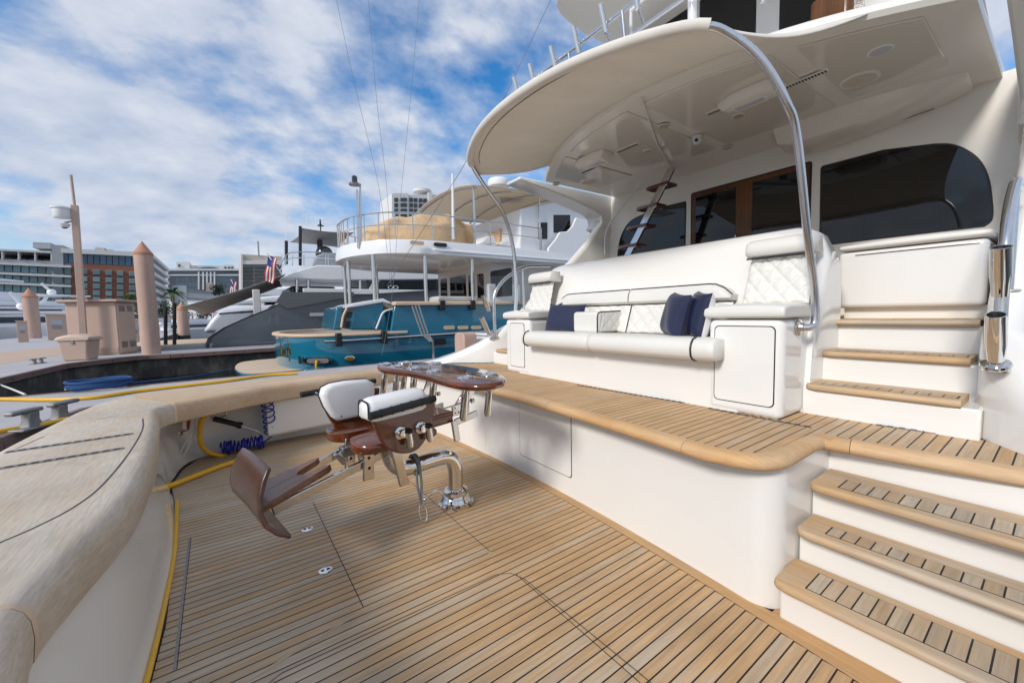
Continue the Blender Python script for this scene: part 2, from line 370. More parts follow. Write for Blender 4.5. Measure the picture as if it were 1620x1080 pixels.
def fillet(pts, r, n=6):
    """round the corners of an open polyline"""
    P = [Vector(p) for p in pts]; o = [P[0]]
    for i in range(1, len(P) - 1):
        a, b, c = P[i - 1], P[i], P[i + 1]; d1 = (a - b); d2 = (c - b)
        q = min(r, d1.length * 0.49, d2.length * 0.49); s = b + d1.normalized() * q; e = b + d2.normalized() * q
        for k in range(n + 1):
            t = k / n; o.append(s * (1 - t) ** 2 + b * 2 * t * (1 - t) + e * t * t)
    o.append(P[-1]); return o
def rrect(a0, a1, b0, b1, r, n=5):
    o = []
    for cx, cy, s in ((a1 - r, b1 - r, 0), (a0 + r, b1 - r, 1), (a0 + r, b0 + r, 2), (a1 - r, b0 + r, 3)):
        for k in range(n + 1):
            t = (s + k / n) * PI / 2; o.append((cx + r * math.cos(t), cy + r * math.sin(t)))
    return o
def strip_line(path, wd, m, name, parent, up=(0, 0, 1), lift=0.0015):
    """a thin flat ribbon (seam, gasket) lying on a surface"""
    path = [Vector(p) for p in path]; up = Vector(up); L = []
    for i, p in enumerate(path):
        t = path[min(i + 1, len(path) - 1)] - path[max(i - 1, 0)]; s = t.cross(up).normalized() * wd / 2
        L.append([p - s + up * lift, p + s + up * lift])
    return O(name, MB().grid(L), m, parent, smooth=0, fixn=False)
YC = 2.36
def mir(y): return 2 * YC - y
# ================================================================== the sport fishing yacht we stand on
ZM = 0.74                                   # mezzanine deck
yacht = empty('sport_fishing_yacht', (0, 0, 0), 'white sport fishing yacht with teak cockpit, mezzanine steps and shaded aft deck', 'yacht')
def x0(y):
    return float(np.interp(abs(y - YC), [0, 1.14, 1.64, 2.04, 2.44, 2.74, 2.91], [-.34, -.38, -.44, -.49, -.44, -.33, -.2]))
def xs(y): return 1.985 - 0.028 * (y - 2.7) ** 2          # seam of the margin board
def xw(y): return xs(y) + 0.07                           # white bulkhead under the mezzanine

# cockpit floor: black caulk sheet, separate teak planks on it
ys = np.linspace(-0.55, 5.27, 60)
fl = O('cockpit_floor', MB().grid([[(x0(y) - .03, y, -.0009), (xw(y) + .03, y, -.0009)] for y in ys]), 'caulk', yacht, smooth=0, fixn=False)
P = 0.0505
ylist = [1.12 + (k + .5) * P for k in range(-33, 82)]
def plank(x0_, x1_, y, z, wd, th, name, m, parent, x0b=None, x1b=None):
    a, b = y - wd / 2, y + wd / 2
    xa0, xa1 = (x0_, x0b if x0b is not None else x0_); xb0, xb1 = (x1_, x1b if x1b is not None else x1_)
    vs = [(xa0, a, z), (xb0, a, z), (xb1, b, z), (xa1, b, z), (xa0, a, z - th), (xb0, a, z - th), (xb1, b, z - th), (xa1, b, z - th)]
    me = bpy.data.meshes.new(name); me.from_pydata(vs, [], [(0, 1, 2, 3), (0, 4, 5, 1), (1, 5, 6, 2), (2, 6, 7, 3), (3, 7, 4, 0)]); me.materials.append(MATS[m])
    o = bpy.data.objects.new(name, me); COL.objects.link(o); o.parent = parent; return o
for y in ylist:
    w2 = 0.0440
    lo, hi = max(y - w2 / 2, -.54), min(y + w2 / 2, 5.26)
    # deck hatches cut the planks: butt joints at the hatch edges
    xa, xb = x0(y) + 0.035, xs(y) - 0.003
    cuts = [xa]
    if 1.95 < y < 3.30: cuts += [0.46, 1.19]
    elif y < 1.70: cuts += [1.19]
    cuts.append(xb)
    for i in range(len(cuts) - 1):
        a = cuts[i] + (0.0025 if i else 0); b = cuts[i + 1] - (0.0025 if i < len(cuts) - 2 else 0)
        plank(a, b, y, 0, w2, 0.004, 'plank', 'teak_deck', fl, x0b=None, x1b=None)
rows = [[(xs(y) + .001, y, 0), (xw(y) + .02, y, 0)] for y in np.linspace(.74, 5.27, 40)]
rows = [[(xs(y) + .001, y, 0), (2.12, y, 0)] for y in np.linspace(-.55, .735, 12)] + rows
O('margin_board', MB().grid(rows), 'teak_nosing', fl, smooth=0, fixn=False)
# hatch corner arcs and the athwart seams
def floor_line(pts, wd=.006, m='seam', n='hatch_seam'): return strip_line([(p[0], p[1], 0) for p in pts], wd, m, n, fl)
floor_line([(1.19, 1.93), (1.16, 1.905), (1.12, 1.90), (.46, 1.905), (.0, 1.80), (-.2, 1.80)], .012, 'teak_cap_side')
floor_line([(1.24, .2), (1.20, 1.62), (1.17, 1.70), (1.10, 1.735), (.10, 1.755), (.04, 1.73), (.0, 1.66)], .004)
floor_line([(-.27, 3.25), (-.25, 2.03)], .009, 'steel_dull', 'track')
floor_line([(-.262, 3.25), (-.242, 2.03)], .003, 'caulk', 'track_slot')
for (px, py) in ((486, 837), (515, 902)):
    c = atz(px, py, 0)
    l = O('hatch_latch', MB().lathe([(.036, .001), (.036, .004), (.03, .006), (0, .006)], c, n=20), 'chrome', fl)
    for s in (-1, 1): O('finger_hole', MB().lathe([(.010, .0065), (.0, .0068)], c + Vector((.014 * s, 0, 0)), n=12), 'black', l)

# bulwark: inner wall, covering board, hull
Ti = [(2.6, -.44), (1.9, -.41), (.94, -.26), (.354, -.09), (-.24, .25), (-.42, .50), (-.385, .8), (-.395, 1.05), (-.40, 1.2), (-.415, 1.31), (-.44, 1.43), (-.45, 1.53), (-.42, 1.75), (-.36, 2.14), (-.355, 2.6), (-.371, 3.04), (-.42, 3.6), (-.466, 4.1), (-.475, 4.22), (-.43, 4.34), (-.295, 4.46), (.354, 4.81), (.936, 4.98), (1.903, 5.135), (2.6, 5.16)]
To = [(2.6, -.95), (1.9, -.93), (.94, -.88), (.3, -.82), (-.5, -.7), (-.85, -.35), (-1.0, .35), (-1.04, .8), (-1.05, 1.0), (-1.06, 1.2), (-1.07, 1.4), (-1.075, 1.55), (-1.08, 1.8), (-1.09, 2.14), (-1.1, 2.6), (-1.1, 3.04), (-1.08, 3.6), (-1.03, 4.3), (-1.0, 4.6), (-.9, 5.0), (-.62, 5.32), (.35, 5.46), (.94, 5.45), (1.9, 5.52), (2.6, 5.56)]
Fl = [(2.6, -.6), (1.9, -.56), (.94, -.57), (.3, -.55), (-.2, -.5), (-.40, -.15), (-.48, .3), (-.43, .75), (-.405, .95), (-.39, 1.15), (-.38, 1.35), (-.375, 1.5), (-.36, 1.75), (-.345, 2.14), (-.34, 2.6), (-.345, 3.04), (-.385, 3.6), (-.44, 4.1), (-.475, 4.3), (-.47, 4.6), (-.33, 5.1), (.3, 5.28), (.94, 5.28), (1.9, 5.27), (2.6, 5.27)]
V2 = lambda L: [Vector((p[0], p[1], 0)) for p in L]
TI, TO, FL = smoothpath(V2(Ti), 6), smoothpath(V2(To), 6), smoothpath(V2(Fl), 6)
def capring(i):
    a, b = TI[i], TO[i]; d = (a - b).normalized()
    q = lambda p, n, z: (p.x + d.x * n, p.y + d.y * n, z)
    return [q(a, -.02, .525), q(a, 0, .535), q(a, .006, .60), q(a, .003, .645), q(a, -.008, .675), q(a, -.028, .694), q(a, -.06, .70),
            q(b, .07, .70), q(b, .03, .694), q(b, .008, .675), q(b, 0, .64), q(b, .004, .59), q(b, .03, .575), q(a, -.10, .56)]
SEG = [(0, 22, 'teak_cap_side'), (22, 66, 'teak_cap'), (66, 118, 'teak_cap'), (118, 145, 'teak_cap_side')]
cb = []
for a, b, m in SEG:
    cb.append(O('covering_board', MB().loft([capring(i) for i in range(a, b)]), m, yacht, smooth=50))
# bleached filler where the boards are joined
for i in (66, 118):
    if i < 145: O('board_joint', MB().loft([[Vector(p) + (Vector(((TI[j] - TO[j]).x, (TI[j] - TO[j]).y, 0))).normalized() * .0015 for p in capring(j)[:7]] for j in (i - 1, i)], caps=False, closed=False), 'teak_pale', yacht, smooth=50)
def WT(i):
    d = (TO[i] - TI[i]).normalized(); k = (FL[i] - TI[i]).dot(d); return TI[i] + d * max(.05, k + .0)
O('bulwark_wall', MB().grid([[tuple(WT(i))[:2] + (.575,), tuple(WT(i) * .7 + FL[i] * .3)[:2] + (.40,),
                              tuple(WT(i) * .15 + FL[i] * .85)[:2] + (.12,), tuple(FL[i])[:2] + (.03,), tuple(FL[i] - (TO[i] - TI[i]).normalized() * .02)[:2] + (-.002,)] for i in range(145)]), 'gelcoat', yacht, smooth=60, fixn=False)
hull_top = TO + [Vector((x, YC + 3.2 - .012 * (x - 2) ** 2, 0)) for x in (4, 6, 8, 10, 12, 14, 16)] + [Vector((18, YC, 0))]
hull_top = [Vector((x, YC - 3.2 + .012 * (x - 2) ** 2, 0)) for x in (16, 14, 12, 10, 8, 6, 4)] + hull_top
hull_top = [Vector((18, YC, 0))] + hull_top
def hz(p): return .60 + max(0, p.x - 2.6) * .09
cen = Vector((6, YC, 0))
O('hull', MB().grid([[(p.x, p.y, hz(p)), (p.x + (cen.x - p.x) * .008, YC + (p.y - YC) * .985, .2), (p.x + (cen.x - p.x) * .03, YC + (p.y - YC) * .94, -.6)] for p in hull_top]), 'gelcoat_cool', yacht, smooth=60, fixn=False)

# transom cap: live well lid seam and two piano hinges
def on_cap(px, py): return atz(px, py, .70)
lid = smoothpath([on_cap(*p) for p in ((226, 662), (225, 680), (205, 715), (165, 764), (120, 800), (60, 832), (0, 858), (-60, 885))], 6)
strip_line(lid, .007, 'seam', 'lid_seam', cb[2])
for a, b in (((8, 716), (210, 686)), ((-40, 748), (196, 709))):
    A, B = on_cap(*a), on_cap(*b); d = (B - A).normalized(); s = d.cross(Vector((0, 0, 1)))
    L = (B - A).length
    h = O('hinge', MB().obox((A + B) / 2 + Vector((0, 0, .002)), d, s, (0, 0, 1), L / 2, .019, .0025), 'steel_dull', cb[2], bevel=.001)
    kn = MB()
    k = 0.01
    while k < L:
        kn.obox(A + d * (k + .012) + Vector((0, 0, .0052)) + s * .009, d, s, (0, 0, 1), .013, .006, .0022); k += .042
    O('hinge_knuckle', kn, 'black', cb[2])['kind'] = 'stuff'
strip_line([on_cap(153, 663), on_cap(186, 658)], .006, 'seam', 'lid_slot', cb[2])
strip_line([on_cap(25, 710), on_cap(70, 690)], .005, 'seam', 'lid_slot', cb[2])

# port bulwark: padded bolster panel, recess with hardware
pan = []
for x in np.linspace(.30, 1.93, 14):
    yi = float(np.interp(x, [.2, .936, 1.9], [4.95, 5.03, 5.10])); pan.append([(x, 5.28, .12), (x, yi + .03, .12), (x, yi, .15), (x, yi, .50), (x, yi + .03, .53), (x, 5.28, .53)])
bol = O('side_locker', MB().loft(pan), 'gelcoat', yacht, bevel=.012, seg=3)
c = aty(490, 628, 5.055); O('locker_latch', MB().lathe([(.028, 0), (.028, .008), (.02, .012), (0, .012)], c + Vector((0, .02, 0)), (0, -1, 0), 20), 'steel', bol)
strip_line([(1.1, 5.042, .515), (1.75, 5.078, .515), (1.78, 5.08, .49), (1.78, 5.08, .18)], .006, 'seam', 'door_seam', bol, up=(0, -1, 0), lift=.002)

# mezzanine front bulkhead with its rounded starboard corner
wl = [(xw(y), y) for y in np.linspace(5.27, .84, 50)] + [(xw(.84) + .10 * (1 - math.cos(t)), .84 - .12 * math.sin(t)) for t in np.linspace(.2, PI / 2, 7)] + [(2.15, .715), (2.35, .71), (2.56, .70)]
O('mezzanine_front', MB().grid([[(x, y, -.003), (x, y, .70)] for x, y in wl]), 'gelcoat', yacht, smooth=60, fixn=False)
def wallpanel(y0, y1, z0, z1, d, r=.03):
    pts = rrect(y0, y1, z0, z1, r); c = ((y0 + y1) / 2, (z0 + z1) / 2)
    ring = [(xw(a) - d, a, b) for a, b in pts]; back = [(xw(a) + .01, a, b) for a, b in pts]
    return MB().loft([back, ring])
O('locker_door_gap', wallpanel(2.125, 2.79, .147, .687, .0015), 'seam', yacht, smooth=0)
O('locker_door', wallpanel(2.131, 2.784, .153, .681, .004), 'gelcoat', yacht, smooth=30)

# mezzanine deck with planks and rounded teak nosing
def sweep(path, z, prof, side=1):
    path = [Vector((p[0], p[1], 0)) for p in path]; R = []
    for i, p in enumerate(path):
        t = (path[min(i + 1, len(path) - 1)] - path[max(i - 1, 0)]).normalized(); n = Vector((t.y, -t.x, 0)) * side
        R.append([(p.x + n.x * a, p.y + n.y * a, z + b) for a, b in prof])
    return MB().loft(R)
NOSE = [(0, 0), (.035, 0), (.055, -.006), (.068, -.020), (.073, -.036), (.068, -.052), (.055, -.064), (.035, -.068), (.0, -.068)]
seam = [(xs(y) - .035, y) for y in np.linspace(4.9, .98, 36)]
seam += fillet([(xs(.98) - .035, .98), (1.925, .766), (2.36, .766), (2.465, .75), (2.485, .64), (2.55, .12), (2.63, -.40)], .14, 7)[1:]
cutsn = [0, 9, 16, 24, 34, 53, 66, len(seam)]
mez = O('mezzanine_deck', MB().prism([(x, y, ZM - .0174) for x, y in seam] + [(3.0, -.40, ZM - .0174), (3.0, 4.9, ZM - .0174)], (0, 0, .015)), 'caulk', yacht, smooth=0)
for a, b in zip(cutsn[:-1], cutsn[1:]):
    seg = seam[a:b + 1]
    if len(seg) > 1:
        seg = [Vector((p[0], p[1], 0)) for p in seg]
        if b < len(seam): seg[-1] = seg[-1] + (seg[-2] - seg[-1]).normalized() * .003
        O('nosing', sweep(seg, ZM, NOSE, side=1), 'teak_nosing', mez, smooth=45)
for y in ylist:
    if y < -.38 or y > 4.85: continue
    if y > .767:
        xa = xs(y) - .035 + .005; xb = 2.62 if .98 < y < 3.74 else 2.93
        if y < .98: xa = 1.876 + .25 * (.98 - y) + .03 * max(0, (.87 - y) / .10) ** 2
        if y > 4.44: xb = 2.89 - (y - 4.44) * 1.4
    else:
        xa = 2.495 + .12 * max(0, .62 - y) if y < .70 else 2.395; xb = 2.93
        if xb - xa < .05: continue
    if xb - xa < .05: continue
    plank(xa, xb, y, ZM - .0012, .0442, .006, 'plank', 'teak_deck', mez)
for q_ in ((1.925, 2.12, .768, .80), (2.42, 2.50, .664, .74)): O('corner_margin', MB().box(q_[0], q_[1], q_[2], q_[3], ZM - .004, ZM - .0018), 'teak_nosing', mez, smooth=0)
c8 = lambda a, b: (760 + a / 2.793, 330 + b / 2.793)
def piano(A, B, parent, name='piano_hinge'):
    d = (B - A).normalized(); s = d.cross(Vector((0, 0, 1))); L = (B - A).length
    h = O(name, MB().obox((A + B) / 2 + Vector((0, 0, .001)), d, s, (0, 0, 1), L / 2, .010, .002), 'steel_dull', parent)
    kn = MB(); k = .0
    while k < L - .02: kn.obox(A + d * (k + .012) + Vector((0, 0, .0032)), d, s, (0, 0, 1), .012, .004, .002); k += .045
    O('hinge_knuckle', kn, 'black', parent)['kind'] = 'stuff'
piano(atz(*c8(1010, 882), ZM), atz(*c8(1462, 966), ZM), mez)
piano(atz(*c8(430, 780), ZM), atz(*c8(900, 858), ZM), mez)
piano(atz(1386, 672, ZM), atz(1530, 692, ZM), mez)

# steps: white moulded risers, teak treads with small inlaid planks
def stair_block(y0, y1, steps, xback, zb, name):
    prof = [(xback, zb)]
    x_prev = steps[0][0]
    prof = [(x_prev, zb)]
    for i, (x, z) in enumerate(steps):
        prof += [(x, z)]
        if i + 1 < len(steps): prof += [(steps[i + 1][0], z)]
    prof += [(xback, steps[-1][1]), (xback, zb)]
    return O(name, MB().prism([(x, y0, z) for x, z in prof], (0, y1 - y0, 0)), 'gelcoat', yacht, bevel=.012, seg=3)
stair_block(-.55, .708, [(1.955, .165), (2.165, .345), (2.315, .525), (2.52, .70)], 2.9, -.003, 'lower_steps')
def tread(xf, xb, y0, y1, z, npl, wd, left_flare=0.0, end=.1):
    # rounded front nosing, back margin, inlaid cross planks between
    th = .038; r = th / 2
    pr = [(xf + r + r * math.cos(t), z - r + r * math.sin(t)) for t in np.linspace(PI / 2, 3 * PI / 2, 8)] + [(xb, z - th), (xb, z)]
    rings = []
    for y, k in ((y1, .45), (y1 - .015, .8), (y1 - .05, 1.0), (y0, 1.0)):
        rings.append([((x if i >= 8 else x + (1 - k) * .05), y, zz) for i, (x, zz) in enumerate(pr)])
    t = O('step_tread', MB().loft(rings), 'teak_tread', yacht, smooth=50)
    a, b = xf + .06, xf + .06 + wd
    O('inlay_caulk', MB().box(a - .004, b + .004, y1 - end - npl * .0505 - .004, y1 - end + .004, z - .01, z + .0008), 'caulk', t, smooth=0)
    for k in range(npl):
        yy = y1 - end - (k + .5) * .0505
        plank(a, b, yy, z + .0022, .0450, .004, 'inlay_plank', 'teak_inlay', t)
    return t
tread(1.888, 2.155, -.5, .715, .20, 21, .155, end=.11)
tread(2.075, 2.305, -.5, .695, .38, 21, .085, end=.10)
tread(2.205, 2.505, -.5, .690, .56, 21, .125, end=.10)
UP = [(2.93, .925), (3.17, 1.112), (3.45, 1.303)]
for ya, yb, nm in ((.27, .955, 'upper_steps'), (mir(.955), mir(.27), 'upper_steps')):
    stair_block(ya - (.045 if ya < 1 else 0), yb + (.045 if ya > 1 else 0), [(2.90, .888), (3.15, 1.075), (3.43, 1.268)], 3.8, ZM - .02, nm)
    for k, (x, z) in enumerate(UP[:2]): tread(x - .055, x + .235, ya + .02, yb - .02, z, 11, .09, end=.07)
    pr = [(3.40, 1.303), (3.385, 1.295), (3.378, 1.283), (3.385, 1.271), (3.40, 1.265), (3.46, 1.265), (3.46, 1.303)]
    O('step_tread', MB().prism([(x, ya + .02, z) for x, z in pr], (0, yb - ya - .04, 0)), 'teak_tread', yacht, smooth=50)
pat = O('aft_deck', MB().box(3.44, 5.25, .2, mir(.2), 1.22, 1.302), 'caulk', yacht, smooth=0)
for k in range(84):
    y = .26 + (k + .5) * .0505
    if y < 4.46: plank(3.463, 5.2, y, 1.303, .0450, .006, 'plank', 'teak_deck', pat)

# cockpit coamings flaring into the house sides
def coaming(m):
    R = []
    for x, yi, zt in ((1.95, -.55, .70), (2.2, -.42, .73), (2.45, -.22, .80), (2.65, -.04, .906), (2.8, .11, 1.0), (2.96, .22, 1.106), (3.1, .26, 1.20), (3.225, .27, 1.285), (3.5, .27, 1.53), (3.86, .27, 1.85), (4.34, .27, 2.17), (4.7, .27, 2.49), (4.9, .27, 2.70), (5.02, .27, 2.95), (5.3, .27, 3.19)):
        yo = (yi - .16 if x > 3.15 else yi - .24) if x > 2.6 else yi - .35
        z0 = -.0 if x < 3.5 else .6
        r = [(x, yi, z0), (x, yi, zt - .09), (x, yi - .012, zt - .045), (x, yi - .04, zt - .012), (x, yi - .08, zt), (x, yo + .08, zt - .005), (x, yo + .03, zt - .03), (x, yo, zt - .08), (x, yo - .15, .5)]
        R.append([(a, (mir(b) if m else b), cc) for a, b, cc in r])
    return O('coaming', MB().loft(R, caps=True), 'gelcoat', yacht, smooth=55)
coaming(False); coaming(True)
# upper corner between house side and overhang
def brace(m):
    pts = [(5.3, 2.6), (4.93, 2.73), (4.985, 2.82), (4.96, 2.91), (4.85, 2.965), (4.3, 3.075), (3.75, 3.15), (3.35, 3.195), (3.35, 3.24), (5.3, 3.24)]
    y0, y1 = (-.02, .30)
    if m: y0, y1 = mir(.30), mir(-.02)
    return O('house_side', MB().prism([(x, y0, z) for x, z in pts], (0, y1 - y0, 0)), 'gelcoat', yacht, bevel=.02, seg=3)
brace(False); brace(True)

# salon bulkhead, windows and door
XB = 5.2
bh = O('salon_bulkhead', MB().box(XB, XB + .12, -.05, mir(-.05), 1.25, 3.24), 'headliner', yacht, smooth=0)
def on_bh(pts): return [atx(px, py, XB) for px, py in pts]
def pane(poly, m, parent, d0=.0, d1=.006, name='window_pane', bevel=.002):
    return O(name, MB().loft([[(XB + .01, p[1], p[2]) for p in poly], [(XB - d1, p[1], p[2]) for p in poly]]), m, parent, smooth=30)
rw = on_bh([(1299, 388), (1301, 268), (1304, 257), (1312, 252), (1400, 238), (1480, 230), (1506, 231), (1530, 241), (1549, 259), (1561, 285), (1567, 315), (1569, 336), (1566, 348), (1556, 356)])
rw = rw[:5] + smoothpath(rw[5:], 4)
rw = [Vector((p.x, p.y, min(p.z, 2.86))) for p in rw]
def inflate(poly, k):
    c = sum(poly, Vector()) / len(poly); return [p + (p - c).normalized() * k for p in poly]
for poly in (rw, [Vector((p.x, mir(p.y), p.z)) for p in rw][::-1]):
    f = pane(inflate(poly, .018), 'black', bh, d1=.003, name='window_frame'); pane(poly, 'glass_dark', f, d1=.006)
dz0, dz1 = 1.31, 2.93
dy0, dy1 = 1.70, 3.03
dr = O('salon_door', MB().box(XB - .012, XB + .01, dy0, dy1, dz0, dz1), 'door_wood', bh, bevel=.004)
O('door_trim', MB().prism([(XB - .004, a, b) for a, b in rrect(dy0 - .02, dy1 + .02, dz0 - .02, dz1 + .02, .03)], (.02, 0, 0)), 'black', bh, smooth=0)
for a, b in ((dy0 + .05, 2.27), (2.46, dy1 - .055)):
    O('door_pane', MB().box(XB - .016, XB, a, b, dz0 + .1, dz1 - .05), 'glass_dark', dr, bevel=.002)
O('door_handle', MB().tube(fillet([(XB - .012, 2.44, 2.10), (XB - .05, 2.44, 2.10), (XB - .05, 2.44, 2.3), (XB - .012, 2.44, 2.3)], .02), .008), 'steel', dr)

# settee locker on the aft deck, behind the steps, with cushion on top
cab = O('aft_deck_locker', MB().box(3.75, 4.6, .30, 1.03, 1.38, 1.79), 'gelcoat', yacht, bevel=.03, seg=4)
O('toe_kick', MB().box(3.82, 4.6, .30, 1.0, 1.30, 1.385), 'headliner', yacht, smooth=0)
cu = []
for y in np.linspace(.29, 1.02, 9):
    zt = 1.845 - .012 * ((y - .6) / .4) ** 2
    cu.append([(3.74, y, 1.795), (3.72, y, 1.815), (3.735, y, zt), (4.6, y, zt + .02), (4.62, y, 1.795)])
O('locker_cushion', MB().loft(cu), 'vinyl', yacht, bevel=.018, seg=3)
O('locker_lid_seam', MB().box(3.7465, 3.76, .34, .93, 1.757, 1.763), 'seam', yacht, smooth=0)
O('port_settee', MB().box(3.75, 4.6, mir(1.03), mir(.30), 1.31, 1.79), 'gelcoat', yacht, bevel=.03, seg=4)

# ------------------------------------------------------------------ overhang above the aft deck
ZS = 3.2
def xo(y): return 2.93 + .2 * (y - YC) ** 2
ya = np.linspace(.40, mir(.40), 40)
edge = [(xo(y), y) for y in ya]
ring = lambda z, k: [(x + k, YC + (y - YC) * (1 - .02 * k / .1), z) for x, y in edge] + [(6.2, mir(.40), z), (6.2, .40, z)]
oh = O('overhang', MB().loft([ring(ZS, .02), ring(ZS + .03, 0), ring(ZS + .09, .03), ring(ZS + .12, .08)]), 'headliner', yacht, smooth=45)
def on_s(px, py): return atz(px, py, ZS)
def spanel(pts, name='ceiling_panel', m='headliner_panel', th=.012):
    return O(name, MB().prism([(x, y, ZS - th) for x, y in pts], (0, 0, th + .004)), m, oh, bevel=.010, seg=2)
def panel(ya_, yb_, xb):
    yy = np.linspace(ya_, yb_, 9)
    return spanel([(xo(y) + .14, y) for y in yy] + [(xb, yb_), (xb, ya_)])
panel(.62, 1.20, 4.55); panel(1.33, 2.28, 4.62); panel(2.42, 3.36, 4.62); panel(3.50, 4.10, 4.55)
def disc(px, py, r, m, name, ringm=None, h=.022):
    c = on_s(px, py); c.z = ZS - .012
    b = O(name, MB().lathe([(r * 1.22, 0), (r * 1.22, .004), (r * 1.05, .008)], c, (0, 0, -1), 28), ringm or 'headliner', oh)
    O('lens', MB().lathe([(r, .0), (r, .0085), (0, .0095)], c, (0, 0, -1), 28), m, b)
for p in ((1050, 197), (1025, 237), (1168, 181), (1150, 232), (880, 290)): disc(*p, .045, 'lens_warm', 'downlight', 'headliner')
disc(1393, 77, .06, 'lens', 'downlight', 'white_plastic')
disc(1360, 124, .105, 'speaker_cloth', 'ceiling_speaker'); disc(932, 286, .105, 'speaker_cloth', 'ceiling_speaker')
def vent(px, py, L=.30, wd=.055):
    c = on_s(px, py); c.z = ZS - .016
    v = O('air_vent', MB().box(c.x - wd / 2, c.x + wd / 2, c.y - L / 2, c.y + L / 2, c.z - .004, c.z + .006), 'headliner', oh, bevel=.003)
    for k in range(13):
        yk = c.y - L / 2 + .022 + k * (L - .044) / 12
        O('vent_slot', MB().box(c.x - wd * .33, c.x + wd * .33, yk - .006, yk + .006, c.z - .0065, c.z - .003), 'seam', v, smooth=0)
vent(1144, 168); vent(1275, 122); vent(992, 232); vent(931, 267, .26)
def pod(px, py):
    c = on_s(px, py); rings = []
    for k, (sc, dz) in enumerate(((1.0, 0), (.98, .03), (.80, .075), (.62, .085))):
        rings.append([(c.x + a * sc, c.y + b * sc, ZS - .01 - dz) for a, b in ((-.10, -.24), (.10, -.24), (.135, -.1), (.135, .1), (.05, .26), (-.05, .26), (-.135, .1), (-.135, -.1))])
    b = O('light_pod', MB().loft(rings), 'headliner', oh, bevel=.01, seg=3)
    O('pod_frame', MB().box(c.x - .05, c.x + .05, c.y - .13, c.y + .13, ZS - .101, ZS - .09), 'white_plastic', b, bevel=.003)
    O('pod_glass', MB().box(c.x - .032, c.x + .032, c.y - .11, c.y + .11, ZS - .104, ZS - .098), 'lens', b, bevel=.002)
pod(1187, 145); pod(938, 248)
c = on_s(1103, 214); c.z = ZS - .012
cm = O('ceiling_camera', MB().lathe([(.05, 0), (.05, .025), (.042, .03), (.04, .06), (.025, .08), (0, .082)], c, (0, 0, -1), 24), 'white_plastic', oh)
O('camera_lens', MB().lathe([(.018, 0), (.016, .012), (0, .014)], c + Vector((-.034, -.012, -.05)), (-.9, -.3, -.3), 14), 'black', cm)
# tapered locker fairing along the ceiling corner, starboard
fr = []
for k, y in enumerate(np.linspace(.55, 1.86, 12)):
    s = math.sin(PI * min(1, (k + .35) / 8.5) / 2); d = .04 + .17 * s if k < 11 else .16
    if k == 0: d = .03
    fr.append([(5.21, y, ZS + .01), (5.21, y, ZS - d * .85), (5.08 - .06 * s, y, ZS - d * .98), (4.93 - .16 * s, y, ZS - d * .75), (4.82 - .18 * s, y, ZS + .01)])
fa = O('ceiling_locker', MB().loft(fr), 'headliner', yacht, smooth=60, bevel=.015, seg=3)
for p in ((1312, 192), (1380, 171)):
    c = atx(*p, 4.93); O('finger_pull', MB().lathe([(.028, -.03), (.028, .03), (.02, .034), (0, .034)], c, (-.85, 0, -.45), 16), 'black', fa)

dseam = [atx(*p, 5.09) for p in ((1300, 228), (1330, 222), (1400, 200), (1478, 172), (1470, 160))]
O('locker_hatch_seam', MB().tube(dseam, .004, 5), 'seam', fa)
# canvas shade on a bent tube bow
bow_n = [(2.80, .955, 1.275), (2.83, .90, 1.275), (2.855, .885, 1.32), (2.83, .885, 1.50), (2.70, .885, 1.80), (2.53, .89, 2.30), (2.44, .91, 2.46), (2.32, .98, 2.66), (2.21, 1.08, 2.80), (2.10, 1.20, 2.87)]
arc = [(1.93, 1.52, 2.895), (1.80, 1.92, 2.905), (1.75, YC, 2.905), (1.79, 2.80, 2.91), (1.90, 3.18, 2.91)]
bow_f = [(2.05, 3.50, 2.90), (2.22, 3.64, 2.82), (2.42, 3.735, 2.70), (2.60, 3.77, 2.54), (2.72, 3.79, 2.30), (2.78, 3.80, 2.0), (2.79, 3.80, 1.6), (2.76, 3.80, 1.33), (2.745, 3.79, 1.275), (2.75, 3.745, 1.275)]
shade = empty('sun_shade', (0, 0, 0), 'off-white canvas sunshade stretched on a bent metal tube above the white sofa', 'awning')
bowp = smoothpath(bow_n + arc + bow_f, 6)
O('bow_tube', MB().tube(bowp, .021, 16), 'aluminium', shade, smooth=60)
for p, ax in (((2.80, .952, 1.275), (0, -1, 0)), ((2.75, 3.748, 1.275), (0, 1, 0))):
    O('flange', MB().lathe([(.05, 0), (.05, .008), (.03, .014), (.026, .03)], p, ax, 24), 'steel', shade)
A_ = smoothpath([bow_n[-2], bow_n[-1]] + arc + bow_f[:2], 4)
NA = len(A_); rows = []
for i, p in enumerate(A_):
    y2 = .82 + (mir(.82) - .82) * i / (NA - 1)
    q = Vector((xo(y2) + .02, y2, 3.235)); row = []
    for k in range(13):
        t = k / 12; e = abs(i / (NA - 1) - .5) * 2
        pt = p.lerp(q, t); pt.z -= .03 * math.sin(PI * t) * (e ** 4) + .02 * math.sin(PI * t) - .012 * (1 - t)
        pt.y += .05 * math.sin(PI * t) * (e ** 6) * (1 if i < NA / 2 else -1)
        row.append(pt)
    rows.append(row)
O('canvas', MB().grid(rows), 'canvas', shade, smooth=60, solid=.004, fixn=False)
hem = [p + Vector((-.004, 0, 0)) for p in A_[3:-3]]
O('hem_sleeve', MB().tube(hem, .034, 14), 'canvas', shade, smooth=60)
st = [r[1] + Vector((0, 0, -.006)) for r in rows[3:-3]]
O('hem_stitching', MB().tube(st, .0025, 5), 'seam', shade)

